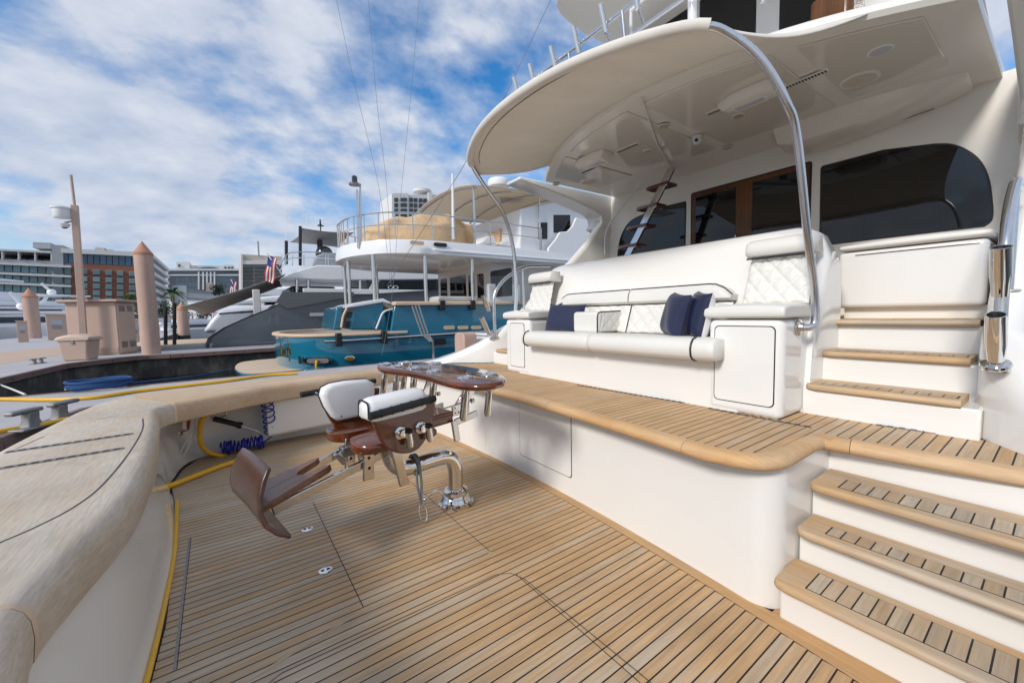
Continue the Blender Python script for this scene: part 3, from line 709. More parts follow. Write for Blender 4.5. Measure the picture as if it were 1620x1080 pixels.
# flying bridge above
fb = O('flybridge_deck', MB().loft([[(x + .1, y, 3.318) for x, y in edge] + [(6.2, mir(.46), 3.318), (6.2, .46, 3.318)], [(x + .25, YC + (y - YC) * .96, 3.36) for x, y in edge] + [(6.2, mir(.52), 3.36), (6.2, .52, 3.36)]]), 'gelcoat', yacht, smooth=40)
en = O('bridge_enclosure', MB().box(5.0, 6.2, .9, mir(.9), 3.34, 5.3), 'gelcoat', yacht, bevel=.05, seg=3)
for a, b in ((1.0, 1.42), (1.56, 1.96), (2.18, 2.85), (2.98, 3.7)): O('bridge_window', MB().box(4.992, 5.05, a, b, 4.22, 5.2), 'glass_dark', en, bevel=.02)
O('helm_pod', MB().box(4.3, 4.7, 1.15, 1.45, 3.35, 4.05), 'door_wood', yacht, bevel=.05, seg=3)
ht = [[(x, YC + y, z) for x, y in fillet([(6.5, -1.5, 0), (4.3, -1.72, 0), (3.55, -1.62, 0), (3.42, 0, 0), (3.55, 1.62, 0), (4.3, 1.72, 0), (6.5, 1.5, 0)], .3) for y in (y,)] for z in ()]
hp = [(p.x, YC + p.y) for p in fillet([(6.8, -1.45, 0), (4.35, -1.76, 0), (3.52, -1.62, 0), (3.36, 0, 0), (3.52, 1.62, 0), (4.35, 1.76, 0), (6.8, 1.45, 0)], .35)]
O('hardtop', MB().loft([[(x + .05, YC + (y - YC) * .97, 5.2) for x, y in hp], [(x, y, 5.23) for x, y in hp], [(x, y, 5.29) for x, y in hp], [(x + .12, YC + (y - YC) * .94, 5.36) for x, y in hp]]), 'headliner', yacht, smooth=50)
rail = O('bridge_rail', MB().tube(fillet([(3.9, .72, 4.2), (3.22, .75, 4.2), (3.2, mir(.6), 4.2), (3.9, mir(.6), 4.2)], .15), .02, 12), 'aluminium', yacht)
O('rail_tube', MB().tube(fillet([(3.9, .72, 4.0), (3.3, .75, 4.0), (3.28, mir(.6), 4.0), (3.9, mir(.6), 4.0)], .15), .017, 12), 'aluminium', rail)
O('rail_tube', MB().tube([(3.5, 2.05, 3.62), (3.46, 2.06, 6.0)], .04, 14), 'paint_white', rail)
O('rail_tube', MB().tube([(3.38, 2.62, 3.62), (3.36, 2.6, 4.28), (3.36, 1.0, 4.4)], .022, 12), 'paint_white', rail)
for y in (4.2, 3.88, 3.5, 3.14, 2.77, 2.4, 1.7, 1.0):
    h = O('rod_holder', MB().lathe([(.0, -.12), (.025, -.12), (.025, .13), (.020, .13), (.020, -.05), (0, -.05)], (3.16, y, 4.22), (-.28, .05, 1), 16), 'chrome', rail)
    O('holder_bracket', MB().tube([(3.17, y, 4.17), (3.29, y, 4.0)], .012, 8), 'aluminium', h)
for y in (4.05, 3.3, 2.58, 1.4, .9): O('rail_post', MB().tube([(3.3, y, 3.6), (3.2, y, 4.2)], .016, 10), 'aluminium', rail)
# ladder from aft deck to the bridge
lad = empty('bridge_ladder', (0, 0, 0), 'steel ladder with dark wooden treads leaning up to the flying bridge', 'ladder')
La, Lb = atx(1064, 264, 4.62), atx(1013, 392, 4.62); Lb = Vector((4.45, Lb.y, Lb.z)); dl = (Lb - La).normalized(); Lb = Lb + dl * .75
sw = Vector((.02, .30, .02))
for s in (Vector(),):
    O('stringer', MB().obox((La + Lb) / 2 + s, dl, (1, 0, 0), dl.cross(Vector((1, 0, 0))), (Lb - La).length / 2, .022, .045), 'steel', lad, bevel=.008)
for k in range(5):
    c = La + dl * (.14 + k * .27)
    pts = [(c.x - .06 + .22 * a, c.y + .02 + .27 * b, c.z - .05) for a, b in ((0, -.25), (0, .8), (.15, 1.0), (.85, 1.0), (1, .8), (1, -.25))]
    O('ladder_step', MB().prism(pts, (0, 0, -.038)), 'mahogany', lad, bevel=.010)
    O('step_bracket', MB().box(c.x - .03, c.x + .02, c.y - .02, c.y + .10, c.z - .10, c.z - .045), 'steel', lad, bevel=.006)
# grab rail and hanging line by the port side
O('grab_rail', MB().tube(fillet([atx(957, 402, 5.0), atx(957, 365, 5.0), atx(985, 325, 5.0), atx(1020, 282, 4.9)], .25), .014, 10), 'white_plastic', yacht)
O('ceiling_rail', MB().tube([on_s(1062, 263) + Vector((0, 0, -.03)), on_s(1040, 225) + Vector((0, 0, -.025)), on_s(1015, 152) + Vector((0, 0, -.02))], .009, 10), 'headliner', yacht)

# handrails with rod holders, both sides
def handrail(m, label):
    t = empty('handrail', (0, 0, 0), label, 'handrail')
    Y = lambda y: mir(y) if m else y
    hp_ = fillet([(2.955, Y(.19), 1.10), (2.95, Y(.19), 1.66), (3.12, Y(.195), 1.86), (3.46, Y(.20), 2.05), (3.95, Y(.2), 2.08)], .14, 7)
    O('rail_tube', MB().tube(hp_, .023, 16), 'aluminium', t)
    O('rail_leg', MB().tube([(3.45, Y(.20), 1.45), (3.45, Y(.20), 2.045)], .018, 12), 'aluminium', t)
    O('flange', MB().lathe([(.05, 0), (.05, .01), (.028, .016), (.026, .04)], (2.955, Y(.19), 1.075), n=24), 'chrome', t)
    O('flange', MB().lathe([(.045, 0), (.045, .01), (.024, .016)], (3.45, Y(.20), 1.455), n=24), 'chrome', t)
    for a, b in (((2.87, Y(.19), 1.43), (2.785, Y(.19), 1.64)), ((2.87, Y(.19), 1.115), (2.75, Y(.19), 1.345))):
        A, B = Vector(a), Vector(b); d = (B - A); L = d.length
        h = O('rod_holder', MB().lathe([(0, 0), (.027, 0), (.030, L * .25), (.034, L * .4), (.034, L), (.028, L), (.028, L * .4), (0, L * .4)], A, d, 24), 'chrome', t)
        O('holder_bore', MB().lathe([(.0275, L * .93), (0, L * .93)], A, d, 20), 'black', h)
        if a[2] < 1.3: O('holder_flange', MB().lathe([(.048, -.012), (.052, -.004), (.048, .006), (.03, .012)], A, d, 24), 'chrome', h)
        else: O('holder_arm', MB().tube([A + d * .3, Vector((2.95, A.y, 1.52))], .014, 8), 'chrome', h)
    return t
handrail(False, 'polished grab rail with rod holders on the white coaming beside the upper steps')
handrail(True, 'polished grab rail with rod holders on the coaming nearest the blue boat')
O('side_shoulder', MB().box(3.3, 6.2, -.9, -.02, .9, 1.25), 'gelcoat_cool', yacht, bevel=.1, seg=4)
O('house', MB().box(5.3, 9.5, .0, mir(0), 1.0, 3.24), 'gelcoat_cool', yacht, bevel=.1, seg=3)
O('foredeck', MB().prism([(x, y, 1.0) for x, y in ((5, -.75), (9, -.25), (13, .6), (17.5, YC), (13, mir(.6)), (9, mir(-.25)), (5, mir(-.75)))], (0, 0, .25)), 'gelcoat_cool', yacht, smooth=0)
# ================================================================== sofa on the mezzanine
sofa = empty('mezzanine_sofa', (0, 0, 0), 'long white vinyl sofa with quilted ends moulded onto the mezzanine deck', 'sofa')
O('base', MB().box(2.605, 3.35, 1.2, mir(1.2), ZM - .01, 1.10), 'gelcoat', sofa, bevel=.01)
def endbox(m):
    y0, y1 = (.955, 1.40)
    if m: y0, y1 = mir(1.40), mir(.955)
    b = O('end_box', MB().box(2.60, 3.40, y0, y1, ZM - .01, 1.33), 'gelcoat', sofa, bevel=.045, seg=5)
    a, c = (1.00, 1.347) if not m else (3.41, 3.665)
    g = O('door_gasket', MB().prism([(2.5985, p, q) for p, q in rrect(a - .006, c + .006, .803, 1.289, .03)], (.01, 0, 0)), 'caulk', sofa, smooth=0)
    O('locker_door', MB().prism([(2.596, p, q) for p, q in rrect(a, c, .809, 1.283, .027)], (.012, 0, 0)), 'gelcoat', g, smooth=30)
    # chaise style end: pad on the box, quilted back, head roll
    pad = []
    for y in np.linspace(y0 - .01, y1 + .02, 8):
        e = 1 - abs((y - y0 + .01) / (y1 - y0 + .03) - .5) * 2; zt = 1.415 + .012 * math.sqrt(max(0, e))
        pad.append([(2.59, y, 1.335), (2.575, y, 1.36), (2.585, y, zt - .015), (2.66, y, zt), (2.96, y, zt), (2.98, y, 1.335)])
    O('arm_cushion', MB().loft(pad), 'vinyl', sofa, bevel=.02, seg=3)
    quilt('quilted_back', [(2.935, .945, 1.42), (2.935, 1.34, 1.42)], [(3.03, .945, 1.735), (3.03, 1.32, 1.735)], m, 3.4, 2.6)
    rl = []
    for y, k in ((.937, .86), (.945, .96), (.97, 1), (1.15, 1.03), (1.30, 1), (1.325, .96), (1.335, .86)):
        yy = mir(y) if m else y
        rl.append([(3.04 + (x - 3.04) * k, yy, 1.795 + (z - 1.795) * k) for x, z in ((2.985, 1.738), (2.955, 1.755), (2.952, 1.80), (2.97, 1.84), (3.01, 1.858), (3.12, 1.858), (3.14, 1.738))])
    O('head_roll', MB().loft(rl), 'vinyl', sofa, smooth=60)
    O('piping', MB().tube([(2.975, mir(.94) if m else .94, 1.733), (2.975, mir(1.33) if m else 1.33, 1.733)], .006, 8), 'piping', sofa)
    # side cheek
def quilt(name, bot, top, m, nu, nv, parent=None, th=.021, n=48, mm='vinyl'):
    rows = []
    B0, B1, T0, T1 = Vector(bot[0]), Vector(bot[1]), Vector(top[0]), Vector(top[1])
    nrm = (B1 - B0).cross(T0 - B0).normalized()
    if nrm.x > 0 and abs(nrm.x) > .3: nrm = -nrm
    for i in range(n + 1):
        row = []
        for j in range(n + 1):
            u, v = i / n, j / n
            p = (B0.lerp(B1, u)).lerp(T0.lerp(T1, u), v)
            a = abs(math.sin(PI * (u * nu + v * nv))); b = abs(math.sin(PI * (u * nu - v * nv)))
            h = th * (min(a, b) ** .40)
            e = min(u, 1 - u, v, 1 - v); h *= min(1, e / .04)
            q = p + nrm * h
            if m: q.y = mir(q.y)
            row.append(q)
        rows.append(row)
    return O(name, MB().grid(rows), mm, parent or sofa, smooth=60, fixn=True)
# back shell: sloping moulded back with rounded shoulders
sh = []
ZT = 1.955
for t in np.linspace(0, 1, 41):
    y = .925 + (mir(.925) - .925) * t; d = min(y - .925, mir(.925) - y); R_ = .24
    zt = ZT - (R_ - math.sqrt(max(0, R_ * R_ - (R_ - min(d, R_)) ** 2))) * 1.0
    sh.append([(2.91, y, ZM), (2.97, y, 1.25), (3.0 + .2 * (zt - 1.3) / .65, y, zt - .10), (3.05 + .2 * (zt - 1.3) / .65, y, zt - .02), (3.12 + .2 * (zt - 1.3) / .65, y, zt), (3.40, y, zt - .01), (3.45, y, zt - .06), (3.46, y, ZM)])
O('back_shell', MB().loft(sh), 'gelcoat', sofa, smooth=60)
endbox(False); endbox(True)
# seat cushions
def seat(y0, y1, pip):
    pr = [(2.47, 1.075), (2.452, 1.10), (2.447, 1.135), (2.455, 1.17), (2.478, 1.198), (2.52, 1.212), (2.70, 1.208), (2.98, 1.195), (2.98, 1.10), (2.60, 1.065), (2.50, 1.062)]
    R_ = []
    for y, k in ((y0, .0), (y0 + .012, .7), (y0 + .04, 1), ((y0 + y1) / 2, 1.04), (y1 - .04, 1), (y1 - .012, .7), (y1, 0)):
        c = Vector((2.72, 1.13)); R_.append([(c.x + (x - c.x) * (1 - .03 * (1 - k)), y, c.y + (z - c.y) * (1 - .16 * (1 - k))) for x, z in pr])
    s = O('seat_cushion', MB().loft(R_), 'vinyl', sofa, smooth=60)
    if pip is not None:
        O('piping', MB().tube([(x - .004 if x < 2.6 else x, pip, z + (.004 if z > 1.13 else -.002)) for x, z in pr[9:] + pr[:6]], .006, 8), 'piping', s)
    return s
seat(1.285, 2.355, 1.43); seat(2.362, 3.27, 3.22)
for a, b in ((1.42, 2.30), (2.315, 3.25)):
    quilt('back_cushion', [(2.90, a, 1.205), (2.90, b, 1.205)], [(2.985, a, 1.445), (2.985, b, 1.445)], False, 7, 2.0, n=60)
    R_ = []
    for y in np.linspace(a, b, 16):
        e = (y - a) if a < 2 else (b - y); zt = 1.58 - (.0 if e > .16 else .085 * (1 - e / .16) ** 2)
        R_.append([(2.955, y, 1.455), (2.93, y, 1.475), (2.935, y, max(1.478, min(zt - .02, 1.54))), (2.965, y, zt), (3.06, y, zt), (3.10, y, 1.455)])
    r = O('back_bolster', MB().loft(R_), 'vinyl', sofa, bevel=.012, seg=3, smooth=50)
    O('piping', MB().tube([Vector(q[3]) + Vector((.004, 0, .003)) for q in R_], .006, 8), 'piping', r)
# fold down arm rest in the middle
ar = O('centre_armrest', MB().box(2.64, 2.99, 2.40, 2.71, 1.205, 1.395), 'vinyl', sofa, bevel=.03, seg=4)
quilt('armrest_quilt', [(2.66, 2.396, 1.22), (2.97, 2.396, 1.22)], [(2.70, 2.396, 1.385), (2.97, 2.396, 1.385)], False, 2.4, 1.4, parent=ar, n=26, th=.008)
O('piping', MB().tube(fillet([(2.642, 2.408, 1.21), (2.642, 2.408, 1.39), (2.99, 2.408, 1.398)], .05), .005, 8), 'piping', ar)

def pillow(label, c, nrm, up, wd, ht, th, m, back=None):
    c, nrm, up = Vector(c), Vector(nrm).normalized(), Vector(up).normalized(); s = up.cross(nrm).normalized(); up = nrm.cross(s).normalized()
    n = 18; rd = random.Random(hash(label) % 1000)
    def half(sg):
        rows = []
        for i in range(n + 1):
            row = []
            for j in range(n + 1):
                u, v = i / n * 2 - 1, j / n * 2 - 1
                h = th * ((1 - u ** 4) * (1 - v ** 4)) ** .55 * (1 + .06 * math.sin(5 * u + 2 * v))
                pin = 1 - .07 * (1 - abs(u) ** 2) * abs(v) ** 6; pin2 = 1 - .07 * (1 - abs(v) ** 2) * abs(u) ** 6
                row.append(c + s * (u * wd / 2 * pin2) + up * (v * ht / 2 * pin) + nrm * h * sg)
            rows.append(row)
        return rows
    e = empty('throw_pillow', (0, 0, 0), label, 'pillow', None)
    O('front', MB().grid(half(1)), m, e, smooth=70); O('back', MB().grid(half(-1)), back or m, e, smooth=70)
    return e
pillow('square navy cushion propped flat beside the fold-down armrest', (2.765, 2.95, 1.335), (-1, -.12, .35), (.33, 0, 1), .46, .29, .065, 'navy_fabric')
pillow('navy and white cushion tucked behind the square navy cushion', (2.86, 3.20, 1.335), (-.8, .5, .3), (.3, 0, 1), .36, .29, .05, 'navy_fabric', 'vinyl_white')
pillow('matte navy cushion leaning toward the locker end, left of the shiny one', (2.72, 1.70, 1.355), (-.80, .62, .22), (.30, -.38, 1), .34, .33, .075, 'navy_fabric')
pillow('shiny navy satin cushion with white back leaning on the end locker', (2.70, 1.515, 1.355), (-.72, .70, .2), (.28, -.42, 1), .33, .33, .065, 'navy_satin', 'vinyl_white')

# ================================================================== fighting chair
ch = empty('fighting_chair', (0, 0, 0), 'varnished wooden fighting chair with white pads on a polished crank pedestal', 'fishing chair')
PS = math.radians(11); OX, OY = .80, 2.56
FD, WD = Vector((math.cos(PS), math.sin(PS), 0)), Vector((-math.sin(PS), math.cos(PS), 0))
def C(f, w, z): return Vector((OX, OY, z)) + FD * f + WD * w
Z = Vector((0, 0, 1))
PB = Vector((1.315, 2.60, 0))
O('pedestal_base', MB().lathe([(.0, .0), (.128, .0), (.130, .018), (.118, .026), (.118, .034), (.112, .040), (.095, .075), (.090, .08), (.088, .105), (.07, .115), (.06, .115)], PB, n=40), 'chrome', ch, smooth=30)
O('base_ring', MB().tube([PB + Vector((.098 * math.cos(t), .098 * math.sin(t), .062)) for t in np.linspace(0, 2 * PI, 29)[:-1]], .006, 6, loop=True), 'steel', ch)
for k in range(8):
    t = k * PI / 4 + .2; O('bolt', MB().lathe([(.009, 0), (.009, .006), (0, .008)], PB + Vector((.121 * math.cos(t), .121 * math.sin(t), .02)), n=10), 'steel', ch)
lv = O('locking_lever', MB().tube([PB + Vector((-.09, .03, .09)), PB + Vector((-.13, .05, .12)), PB + Vector((-.20, .09, .06))], .006, 8), 'chrome', ch)
O('lever_knob', MB().sphere(PB + Vector((-.205, .092, .055)), .013, 12, 8), 'chrome', lv)
tp = fillet([PB + Vector((0, 0, .09)), Vector((1.315, 2.60, .385)), C(.06, 0, .365), C(.0, 0, .60)], .15, 10)
O('pedestal_tube', MB().tube(tp, .056, 24, caps=True), 'chrome', ch, smooth=60)
O('tube_collar', MB().lathe([(.064, 0), (.064, .05), (.075, .055), (.075, .075), (0, .075)], C(0, 0, .54), n=28), 'steel', ch)
# seat with two front lobes
so = [(.20, -.29), (-.05, -.315), (-.22, -.30), (-.28, -.25), (-.295, -.15), (-.26, -.07), (-.20, -.045), (-.10, -.035), (-.07, 0), (-.10, .035), (-.20, .045), (-.26, .07), (-.295, .15), (-.28, .25), (-.22, .30), (-.05, .315), (.20, .29)]
so = [(p.x, p.y) for p in smoothpath([(a, b, 0) for a, b in so], 3)]
def slab(pts, z0, z1, fn=C, k=.94):
    c = (sum(p[0] for p in pts) / len(pts), sum(p[1] for p in pts) / len(pts))
    sc = lambda q: [(c[0] + (a - c[0]) * q, c[1] + (b - c[1]) * q) for a, b in pts]
    zs = [(z0, .955), (z0 + (z1 - z0) * .25, .99), (z0 + (z1 - z0) * .6, 1.0), (z0 + (z1 - z0) * .88, .985), (z1, .955)]
    return MB().loft([[fn(a, b, z) for a, b in sc(q)] for z, q in zs])
O('seat', slab(so, .628, .685), 'mahogany', ch, smooth=50)
O('seat_back_block', slab([(.16, -.22), (.40, -.20), (.40, .20), (.16, .22)], .66, .74), 'mahogany', ch, smooth=50)
# arm rests: wooden side panel, white pad, black wrapped bar
def armside(sg):
    w0 = .335 * sg
    ol = [(-.27, .88), (-.245, .80), (-.21, .71), (-.16, .645), (-.08, .605), (0, .60), (.055, .63), (.10, .69), (.135, .78), (.15, .88)]
    ol = [(p.x, p.y) for p in smoothpath([(a, b, 0) for a, b in ol], 3)]
    pn = O('arm_panel', MB().loft([[C(a, w0 - .018, z) for a, z in ol], [C(a, w0 + .018, z) for a, z in ol]]), 'mahogany', ch, bevel=.010, seg=3)
    if sg < 0:
        R_ = []
        for f, k in ((-.30, .6), (-.285, .9), (-.26, 1), (-.05, 1.04), (.03, 1), (.055, .85), (.065, .6)):
            R_.append([C(f, w0 + b * (.6 + .4 * k), .905 + (z - .905) * k + (f + .1) * .03) for b, z in ((-.06, .845), (.06, .845), (.07, .90), (.055, .945), (.02, .968), (-.03, .966), (-.06, .94), (-.068, .90))])
        pd = O('arm_pad', MB().loft(R_), 'vinyl_white', ch, smooth=70)
        O('pad_piping', MB().tube(fillet([C(-.300, w0 - .055, .86), C(-.300, w0 - .058, .945), C(-.300, w0 + .045, .955), C(-.300, w0 + .058, .86)], .03), .005, 6), 'piping', pd)
        bar = [C(-.31, w0 - .085, .882), C(-.05, w0 - .09, .896), C(.10, w0 - .085, .907)]
        O('grip_bar', MB().tube(bar, .019, 12), 'black_rubber', ch)
        wr = MB()
        for k in range(46):
            q = bar[0].lerp(bar[2], (k + .5) / 46); wr.tube([q - FD * .0025, q + FD * .0025], .0212 if k % 7 else .024, 10)
        O('grip_wrapping', wr, 'black_rubber', ch)['kind'] = 'stuff'
        for f in (-.27, .06): O('bar_stay', MB().tube([C(f, w0 - .086, .892), C(f, w0, .87)], .009, 8), 'steel', ch)
    else:
        ol2 = [(-.27, .945), (-.285, .90), (-.26, .82), (-.22, .745), (-.19, .715), (.01, .715), (.05, .78), (.085, .86), (.08, .93), (.03, .962), (-.12, .97), (-.22, .965)]
        R_ = [[C(-.1 + (a + .1) * q, w0 - .018 - d, .84 + (z - .84) * q) for a, z in ol2] for d, q in ((.0, .97), (.012, 1.0), (.045, .99), (.062, .93), (.066, .8))]
        pd = O('arm_pad', MB().loft(R_), 'vinyl_white', ch, smooth=60)
        ring_ = [C(-.1 + (a + .1) * 1.005, w0 - .026, .84 + (z - .84) * 1.005) for a, z in ol2]
        O('pad_piping', MB().tube(ring_, .006, 6, loop=True), 'piping', pd)
        O('pad_button', MB().lathe([(.008, 0), (.006, .004), (0, .005)], C(-.17, w0 - .082, .745), tuple(-WD), 10), 'steel_dull', pd)
        bar = [C(-.36, w0 + .07, .90), C(-.1, w0 + .075, .91), C(.16, w0 + .07, .92)]
        O('grip_bar', MB().tube(bar, .019, 12), 'black_rubber', ch)
        O('bar_stay', MB().tube([C(-.28, w0 + .06, .90), C(-.28, w0 - .02, .90)], .010, 8), 'steel', ch)
    return pn
armside(-1); armside(1)
for f in (-.10, .035):
    c = C(f, -.353, .735)
    k = O('drag_knob', MB().lathe([(.036, 0), (.036, .010), (.028, .014), (.022, .016), (.022, .045), (.0, .047)], c, tuple(-WD), 24), 'chrome', ch)
    d = C(f + .03, -.395, .735)
    O('knob_tube', MB().lathe([(0, -.01), (.021, -.01), (.0215, .05), (.016, .085), (0, .086)], d, tuple((-Z * 1.0 + FD * .12)), 20), 'chrome', k)
    O('knob_cap', MB().lathe([(.024, 0), (.024, .012), (0, .016)], d + Z * .006, tuple(Z * .9 - WD * .3), 20), 'black', k)
# brackets behind the seat
for s in (-1, 1):
    b = O('back_bracket', MB().obox(C(.47, .2 * s, .74), FD, WD, Z, .075, .008, .038), 'steel', ch, bevel=.004)
    for df in (-.055, -.025):
        for dz in (-.018, .018): O('screw', MB().lathe([(.006, 0), (0, .003)], C(.47 + df, (.2 * s) - .009, .74 + dz), tuple(-WD), 8), 'black', b)
    O('pivot_pin', MB().tube([C(.30, .2 * s - .02, .775), C(.56, .2 * s - .02, .785)], .006, 8), 'steel', ch)
    O('pin_head', MB().lathe([(.016, -.01), (.016, .012), (0, .014)], C(.56, .2 * s - .02, .785), tuple(FD), 14), 'steel', ch)
    O('latch_bar', MB().obox(C(.50, .2 * s - .01, .67), FD + Z * .12, WD, Z, .11, .010, .024), 'steel', ch, bevel=.006)
    O('latch_hook', MB().obox(C(.41, .2 * s - .012, .60), Z + FD * -.15, WD, FD, .075, .010, .024), 'steel', ch, bevel=.006)
    # launcher arms: flat polished plates leaning forward
    A, B = C(.44, .20 * s, .74), C(.60, .26 * s, .965)
    O('launcher_arm', MB().obox((A + B) / 2, (B - A), WD, (B - A).cross(WD), (B - A).length / 2 + .02, .007, .042), 'chrome', ch, bevel=.003)
# rocket launcher board
ZB = .985
def TB(px, py): 
    p = atz(px, py, ZB + .02); return (p.x, p.y)
bo = [(.33, .70), (.26, .58), (.24, .40), (.26, .18), (.25, -.05), (.20, -.30), (.17, -.52), (.19, -.66), (.27, -.72), (.38, -.70), (.50, -.58), (.60, -.36), (.655, -.05), (.66, .25), (.62, .48), (.55, .64), (.45, .73)]
bo = [(p.x, p.y - .03) for p in smoothpath([(a, b, 0) for a, b in bo + bo[:1]], 4)[:-1]]
bd = O('launcher_board', slab(bo, ZB - .022, ZB + .022), 'mahogany', ch, smooth=50)
rec = [(.46, .38), (.40, .25), (.39, .0), (.40, -.2), (.47, -.28), (.55, -.15), (.575, .1), (.55, .3)]
O('board_tray', MB().prism([C(a, b, ZB + .0215) for a, b in [(p.x, p.y) for p in smoothpath([(a, b, 0) for a, b in rec + rec[:1]], 4)[:-1]]], (0, 0, .003)), 'mahogany', bd, bevel=.002)
cups = [(.345, .62), (.335, .42), (.49, .56), (.345, .20), (.60, .30), (.335, -.06), (.285, -.46), (.45, -.50)]
for i, (f, w_) in enumerate(cups):
    r = O('holder_ring', MB().lathe([(.055, 0), (.056, .006), (.048, .014), (.036, .016), (.033, .010), (.0, .009)], C(f, w_ - .03, ZB + .0215), n=28), 'chrome', bd, smooth=40)
    tl = .20 if i != 4 else .15
    O('rod_tube', MB().lathe([(0, -tl - .02), (.016, -tl - .018), (.024, -tl), (.024, 0), (0, 0)], C(f, w_ - .03, ZB - .02), (.12, -.02, 1), 20), 'chrome', bd)
# foot rest: two rails, forked wooden slide, curved foot plate
for s in (-1, 1):
    A, B = C(.02, .17 * s, .60), C(-.70, .12 * s, .43)
    O('foot_rail', MB().obox((A + B) / 2, (B - A), WD, (B - A).cross(WD), (B - A).length / 2, .012, .024), 'steel', ch, bevel=.004)
    O('seat_strut', MB().obox(C(-.21, .12 * s - .06, .55), Z + FD * .05, WD, FD, .10, .010, .032), 'steel', ch, bevel=.004)
    for q in (-.03, .03): O('strut_hole', MB().lathe([(.010, 0), (0, .001)], C(-.21, .12 * s - .0705, .55 + q), tuple(-WD), 10), 'black', ch)
O('hanging_foot', MB().obox(C(-.055, -.255, .505), Z * 1.0 - FD * .22, WD, FD, .135, .012, .030), 'steel', ch, bevel=.005)
O('hanging_foot', MB().obox(C(-.055, .255, .505), Z * 1.0 - FD * .22, WD, FD, .135, .012, .030), 'steel', ch, bevel=.005)
O('gimbal_cup', MB().lathe([(0, -.05), (.026, -.05), (.030, .03), (.024, .03), (.022, -.03), (0, -.03)], C(-.30, -.02, .58), (-.5, 0, .85), 20), 'steel', ch)
O('gimbal_bracket', MB().obox(C(-.25, -.02, .60), FD, WD, Z, .05, .03, .03), 'steel_dull', ch, bevel=.006)
rd_ = (C(0, 0, .60) - C(-.70, 0, .43)).normalized(); ru = rd_.cross(WD).normalized(); ru = ru if ru.z > 0 else -ru
def FR(a, b, h): return C(-.70, 0, .43) + rd_ * a + WD * b + ru * h
for fork in (1, -1):
    ol = [(-.05, 0), (-.05, .15 * fork), (.04, .15 * fork), (.15, .125 * fork), (.31, .105 * fork), (.335, .085 * fork), (.31, .062 * fork), (.25, .05 * fork), (.20, .035 * fork), (.18, 0)]
    O('foot_slide', MB().loft([[FR(a, b, .028) for a, b in ol], [FR(a, b * 1.0, .052) for a, b in ol], [FR(a, b * .93 + .002 * fork, .062) for a, b in ol]]), 'mahogany_satin', ch, smooth=40)
fpf = [(-.71, .665, -.17, .31), (-.74, .61, -.185, .335), (-.765, .54, -.20, .345), (-.775, .475, -.235, .345), (-.765, .425, -.27, .34), (-.73, .39, -.31, .325), (-.685, .37, -.345, .29)]
rows = [[C(f, a + (b - a) * k / 12, z + .012 * math.cos(PI * (k / 12 - .5))) for k in range(13)] for f, z, a, b in fpf]
O('foot_plate', MB().grid(rows), 'mahogany_dull', ch, solid=.022, bevel=.008, seg=3, smooth=60, fixn=False)
# lanyard with a snap hook hanging off the crank tube
lan = empty('safety_lanyard', (0, 0, 0), 'grey braided lanyard with a steel snap loop hung from the chair pedestal', 'lanyard')
q0 = Vector((1.0, 2.585, .375))
O('rope_wrap', MB().tube([q0 + Vector((.012 * math.sin(t * .7), .066 * math.cos(t), .066 * math.sin(t))) for t in np.linspace(0, 4.2 * PI, 60)], .009, 8), 'rope_grey', lan)
for s in (-1, 1):
    O('rope_leg', MB().tube(smoothpath([q0 + Vector((.012 * s, -.066, -.02)), q0 + Vector((.015 * s, -.075, -.12)), q0 + Vector((.004 * s, -.085, -.20)), q0 + Vector((.002, -.09, -.25))], 5), .008, 8), 'rope_grey', lan)
hk = q0 + Vector((.002, -.09, -.25))
O('snap_hook', MB().tube([hk + Vector((.026 * math.sin(t) * (1 if t < PI else 1), -.02 + .02 * math.cos(t), -.055 + .055 * math.cos(t))) for t in np.linspace(0, 2 * PI, 25)[:-1]], .005, 8, loop=True), 'steel', lan)

# ================================================================== hoses, strut and fittings in the port quarter
hy = empty('yellow_hose', (0, 0, 0), 'thick yellow washdown hose hanging from the covering board and along the floor', 'hose')
def Bw(px, py, y): return aty(px, py, y)
O('hose', MB().tube(smoothpath([(.40, 5.06, .545), (.25, 5.02, .53), Bw(380, 642, 4.95), Bw(340, 652, 4.9), Bw(322, 660, 4.9), Bw(316, 680, 4.92), Bw(318, 702, 4.95), Bw(330, 715, 4.98), Bw(350, 720, 5.0), Bw(370, 718, 5.05), atz(395, 716, .03)], 6), .023, 12), 'hose_yellow', hy)
O('hose', MB().tube(smoothpath([atz(400, 722, .025), atz(352, 736, .025), atz(300, 756, .025), atz(262, 770, .025), (-.50, 4.45, .025), (-.47, 4.2, .025)], 6), .023, 12), 'hose_yellow', hy)
O('hose', MB().tube(smoothpath([(-.385, 3.95, .014), (-.355, 3.5, .014), (-.330, 3.05, .014), (-.324, 2.6, .014), (-.328, 2.1, .014), (-.342, 1.7, .014), (-.35, 1.2, .022), (-.37, .8, .022)], 6), .0115, 12), 'hose_yellow', hy)
bc = empty('coiled_blue_hose', (0, 0, 0), 'dark blue spiral air hose lying coiled against the bulwark below the hanging yellow hose', 'hose')
A = atz(338, 716, .05); B = atz(415, 702, .05); A.y -= .1; B.y -= .08; A = Vector((-.12, 5.02, .075)); B = Vector((.28, 5.03, .075))
cl = []
for k in range(20 * 22):
    t = k / (20 * 22); a = t * 22 * 2 * PI
    cl.append(A.lerp(B, t) + Vector((.02 * math.sin(a * .13), .06 * math.cos(a), .06 * math.sin(a) + .012 * math.sin(a * .21))))
C2, D2 = Vector((.33, 5.05, .14)), Vector((.31, 4.92, .52))
for k in range(20 * 6):
    t = k / 120; a = t * 6 * 2 * PI
    cl.append(C2.lerp(D2, t) + Vector((.055 * math.cos(a), -.02 + .02 * math.sin(a), .03 * math.sin(a))))
